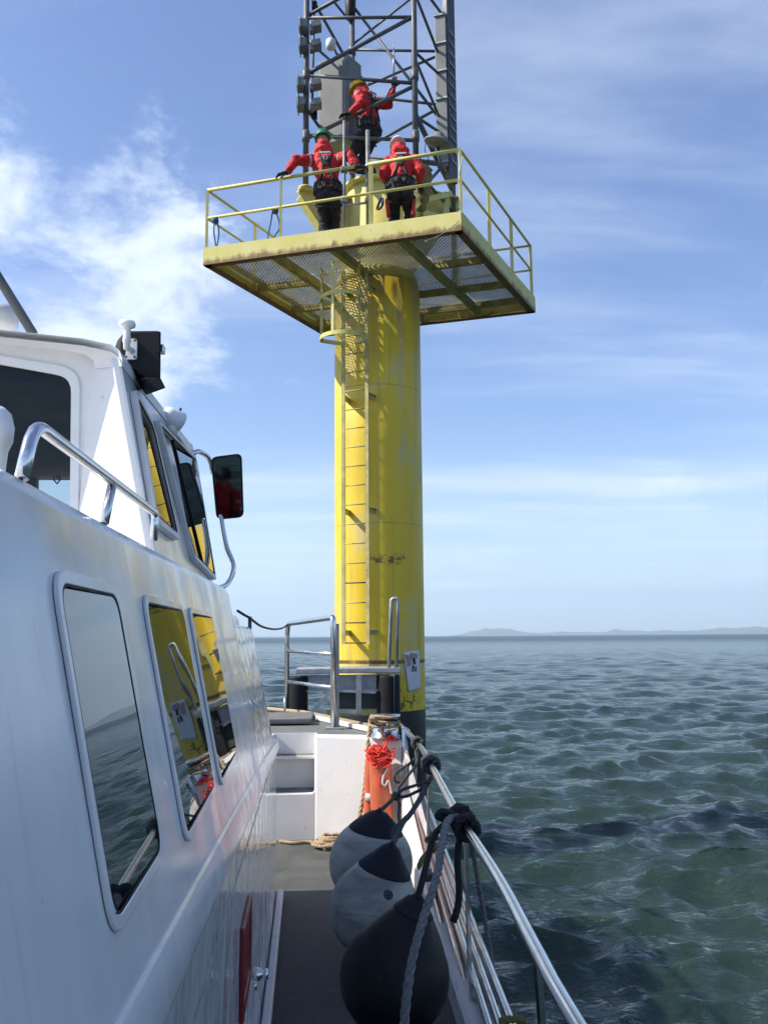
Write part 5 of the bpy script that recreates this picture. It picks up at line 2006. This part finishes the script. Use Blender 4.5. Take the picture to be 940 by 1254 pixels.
    belt = ring(pel + spine_up * .115, rt_, fwd, .205, .162, .045, 'harness_belt', M['strap_black'])
    for s in (-1, 1):
        path = [pel + spine_up * .14 + rt_ * .10 * s - fwd * .150, chest - fwd * .158 - spine_up * .06 + rt_ * .05 * s, chest - fwd * .150 + spine_up * .08 + rt_ * .07 * s, chest + spine_up * .215 + rt_ * .10 * s - fwd * .03, chest + spine_up * .12 + rt_ * .11 * s + fwd * .135, pel + spine_up * .16 + rt_ * .10 * s + fwd * .150]
        MB().tube(spline(path, 5), .020, 8).build('harness_strap', M['strap_black'], root)
        kk = 'l' if s < 0 else 'r'
        th = hip[kk].lerp(kn[kk], .30)
        ax_ = (kn[kk] - hip[kk]).normalized()
        u_ = ax_.orthogonal().normalized()
        MB().tube([th + (u_ * math.cos(t_) + ax_.cross(u_) * math.sin(t_)) * .112 for t_ in [2 * math.pi * k / 18 for k in range(18)]], .016, 8, closed=True).build('leg_strap', M['strap_black'], root)
        for q in range(3):
            c = pel + spine_up * (.075 - .02 * q) + rt_ * (.06 + .06 * q) * s - fwd * (.165 - .03 * q)
            MB().tube([c + rt_ * .018 * math.cos(t_) + spine_up * .04 * math.sin(t_) for t_ in [2 * math.pi * k / 12 for k in range(12)]], .0065, 6, closed=True).build('carabiner', M['mast_grey'], belt)
        MB().box(pel + spine_up * .04 + rt_ * .20 * s - fwd * .03, (.05, .09, .14), Fm).build('pouch', M['strap_black'], belt, bevel=.01)
    MB().box(chest - fwd * .172 + spine_up * .03, (.085, .03, .17), Matrix((rt_, -fwd, spine_up)).transposed()).build('back_pad', M['strap_black'], root, bevel=.012)
    MB().tube([chest - fwd * .20 + spine_up * .06 + rt_ * .028 * math.cos(t_) + spine_up * .03 * math.sin(t_) for t_ in [2 * math.pi * k / 12 for k in range(12)]], .007, 6, closed=True).build('d_ring', M['galvanised'], root)
    for s in 'lr':
        ax_ = (el[s] - sh[s]).normalized()
        MB().lathe([(.090, -.018), (.090, .018)], sh[s].lerp(el[s], .30), ax_, seg=20).build('arm_band', M['reflective'], root)
    return root


CREW = 'crew working on the beacon in red jackets'
DZ = HB + .205
# 1: green helmet, back to us, arms spread along the front rail
Y1 = 12.58
J = dict(pelvis=at(402, 237, 'y', Y1), chest=at(400, 206, 'y', Y1 + .02), neck=at(396, 186, 'y', Y1 + .05), head=at(395, 172, 'y', Y1 + .09),
         hand_l=at(351, 211, 'y', 12.46), hand_r=at(436, 204, 'y', 12.26), right=Vector((1, -.10, 0)), fwd=Vector((.05, 1, 0)), seed=1.0,
         pole_l=Vector((-.2, -.2, .6)), pole_r=Vector((.2, -.4, .6)), hdir_l=Vector((-.8, -.1, -.35)), hdir_r=Vector((1, -.2, -.15)))
x_, y_ = J['pelvis'].x, J['pelvis'].y
J['foot_l'] = Vector((x_ - .07, y_ + .02, DZ))
J['foot_r'] = Vector((x_ + .08, y_ + .12, DZ))
person('person in a green helmet leaning on the front rail with arms spread wide', J, M['helmet_green'], Vector((-.15, 1, -.15)), True, CREW)
# 2: white helmet, back to us, stooping by the right part of the rail
Y2 = 12.22
J = dict(pelvis=at(490, 231, 'y', Y2), chest=at(491, 206, 'y', Y2 + .08), neck=at(489, 188, 'y', Y2 + .15), head=at(487, 180, 'y', Y2 + .24),
         hand_l=at(476, 226, 'y', Y2 + .28), hand_r=at(513, 222, 'y', Y2 + .22), right=Vector((1, -.15, 0)), fwd=Vector((.12, 1, 0)), seed=6.0,
         pole_l=Vector((-.35, -.5, -1)), pole_r=Vector((.35, -.5, -1)), hdir_l=Vector((.1, .7, -.5)), hdir_r=Vector((.2, .7, -.5)))
x_, y_ = J['pelvis'].x, J['pelvis'].y
J['foot_l'] = Vector((x_ - .13, y_ + .03, DZ))
J['foot_r'] = Vector((x_ + .16, y_ + .05, DZ))
p2 = person('person in a white helmet stooping behind the right end of the front rail', J, M['helmet_white'], Vector((-.05, .8, -.55)), True, CREW)
for s, px in ((-1, 0), (1, 0)):
    c = J['pelvis'] + Vector((.19 * s, .02, -.30))
    MB().box(c, (.05, .13, .26), Matrix.Rotation(R(6 * s), 3, 'Y')).build('red_pouch', M['strap_red'], p2, bevel=.02)
# 3: yellow helmet, up on the flange, turned to the cabinet
Y3 = 13.42
J = dict(pelvis=at(452, 160, 'y', Y3), chest=at(449, 130, 'y', Y3 + .02), neck=at(444, 115, 'y', Y3 + .0), head=at(439, 110, 'y', Y3 - .02),
         hand_l=at(428, 139, 'y', Y3 - .22), hand_r=at(482, 107, 'y', 13.28), right=Vector((.55, -.83, 0)), fwd=Vector((-.83, -.55, 0)), seed=11.0,
         pole_l=Vector((.1, -.5, -.8)), pole_r=Vector((.5, -.2, -1)), hdir_l=Vector((-.9, .1, -.2)), hdir_r=Vector((.1, .0, 1)), hup_r=Vector((.0, 1, 0)), grip_r=.5,
         glove_r=M['red_paint'], toe_l=Vector((-1, -.3, 0)), toe_r=Vector((-.8, -.6, 0)))
zf = ut
x_, y_ = J['pelvis'].x, J['pelvis'].y
J['foot_l'] = at(440, 215, 'y', Y3 - .05)
J['foot_r'] = at(456, 213, 'y', Y3 + .1)
J['foot_l'].z = J['foot_r'].z = zf + .0
J['right'] = Vector((.75, .66, 0))
J['fwd'] = Vector((-.75, .62, 0))
J['fwd'] = Vector((-.66, .75, 0))
person('person in a yellow helmet standing above the others and reaching into the grey cabinet', J, M['helmet_yellow'], Vector((-.9, .25, -.35)), True, CREW)
# the crew member behind the camera who shows in the boat's mirror
x_, y_ = .10, -.50
J = dict(pelvis=Vector((x_, y_, DK + .93)), chest=Vector((x_, y_ + .01, DK + 1.28)), neck=Vector((x_, y_ + .02, DK + 1.50)), head=Vector((x_, y_ + .04, DK + 1.65)),
         hand_l=Vector((x_ - .20, y_ + .30, DK + 1.20)), hand_r=Vector((x_ + .18, y_ + .30, DK + 1.22)), right=Vector((1, 0, 0)), fwd=Vector((0, 1, 0)), seed=21.0,
         foot_l=Vector((x_ - .11, y_, DK)), foot_r=Vector((x_ + .11, y_, DK)))
person('person in a red jacket standing on the side deck, seen only in the boat mirror', J, M['black_plastic'], Vector((0, 1, 0)))

# olive tool bag hung on the arm bracket beside the white helmet
c = at(517, 222, 'y', 12.75)
bg_ = MB()
tl, tr_, br_, bl_ = at(502, 203, 'y', 12.7), at(529, 209, 'y', 12.7), at(522, 250, 'y', 12.7), at(509, 252, 'y', 12.7)
ellip(bg_, (tl + tr_) / 2 + Vector((0, .05, -.03)), .17, .13, .06)
capsule(bg_, tl * .5 + tr_ * .5 + Vector((0, .05, -.08)), br_ * .5 + bl_ * .5 + Vector((0, .05, 0)), .16, .09)
capsule(bg_, tr_ + Vector((-.05, .03, -.05)), br_ + Vector((0, .05, .1)), .06, .05)
root = thing('tool_bag', 'olive green canvas tool bag hanging beside the person in the white helmet', 'bag', c)
fused('bag_body', bg_, M['olive_cloth'], root, .016, 4, .014, 4)
MB().tube(spline([tl, at(511, 193, 'y', 12.72), tr_], 8), .014, 8).build('handle', M['strap_black'], root)
o = rope('blue_coil', 'small coil of blue line hanging beside the person in the white helmet',
         [at(x, y, 'y', 12.42) for x, y in ((466, 242), (463, 250), (461, 256), (465, 256), (469, 250), (468, 242), (464, 250), (463, 255), (467, 253), (469, 244))], .012, 'rope_blue', False)
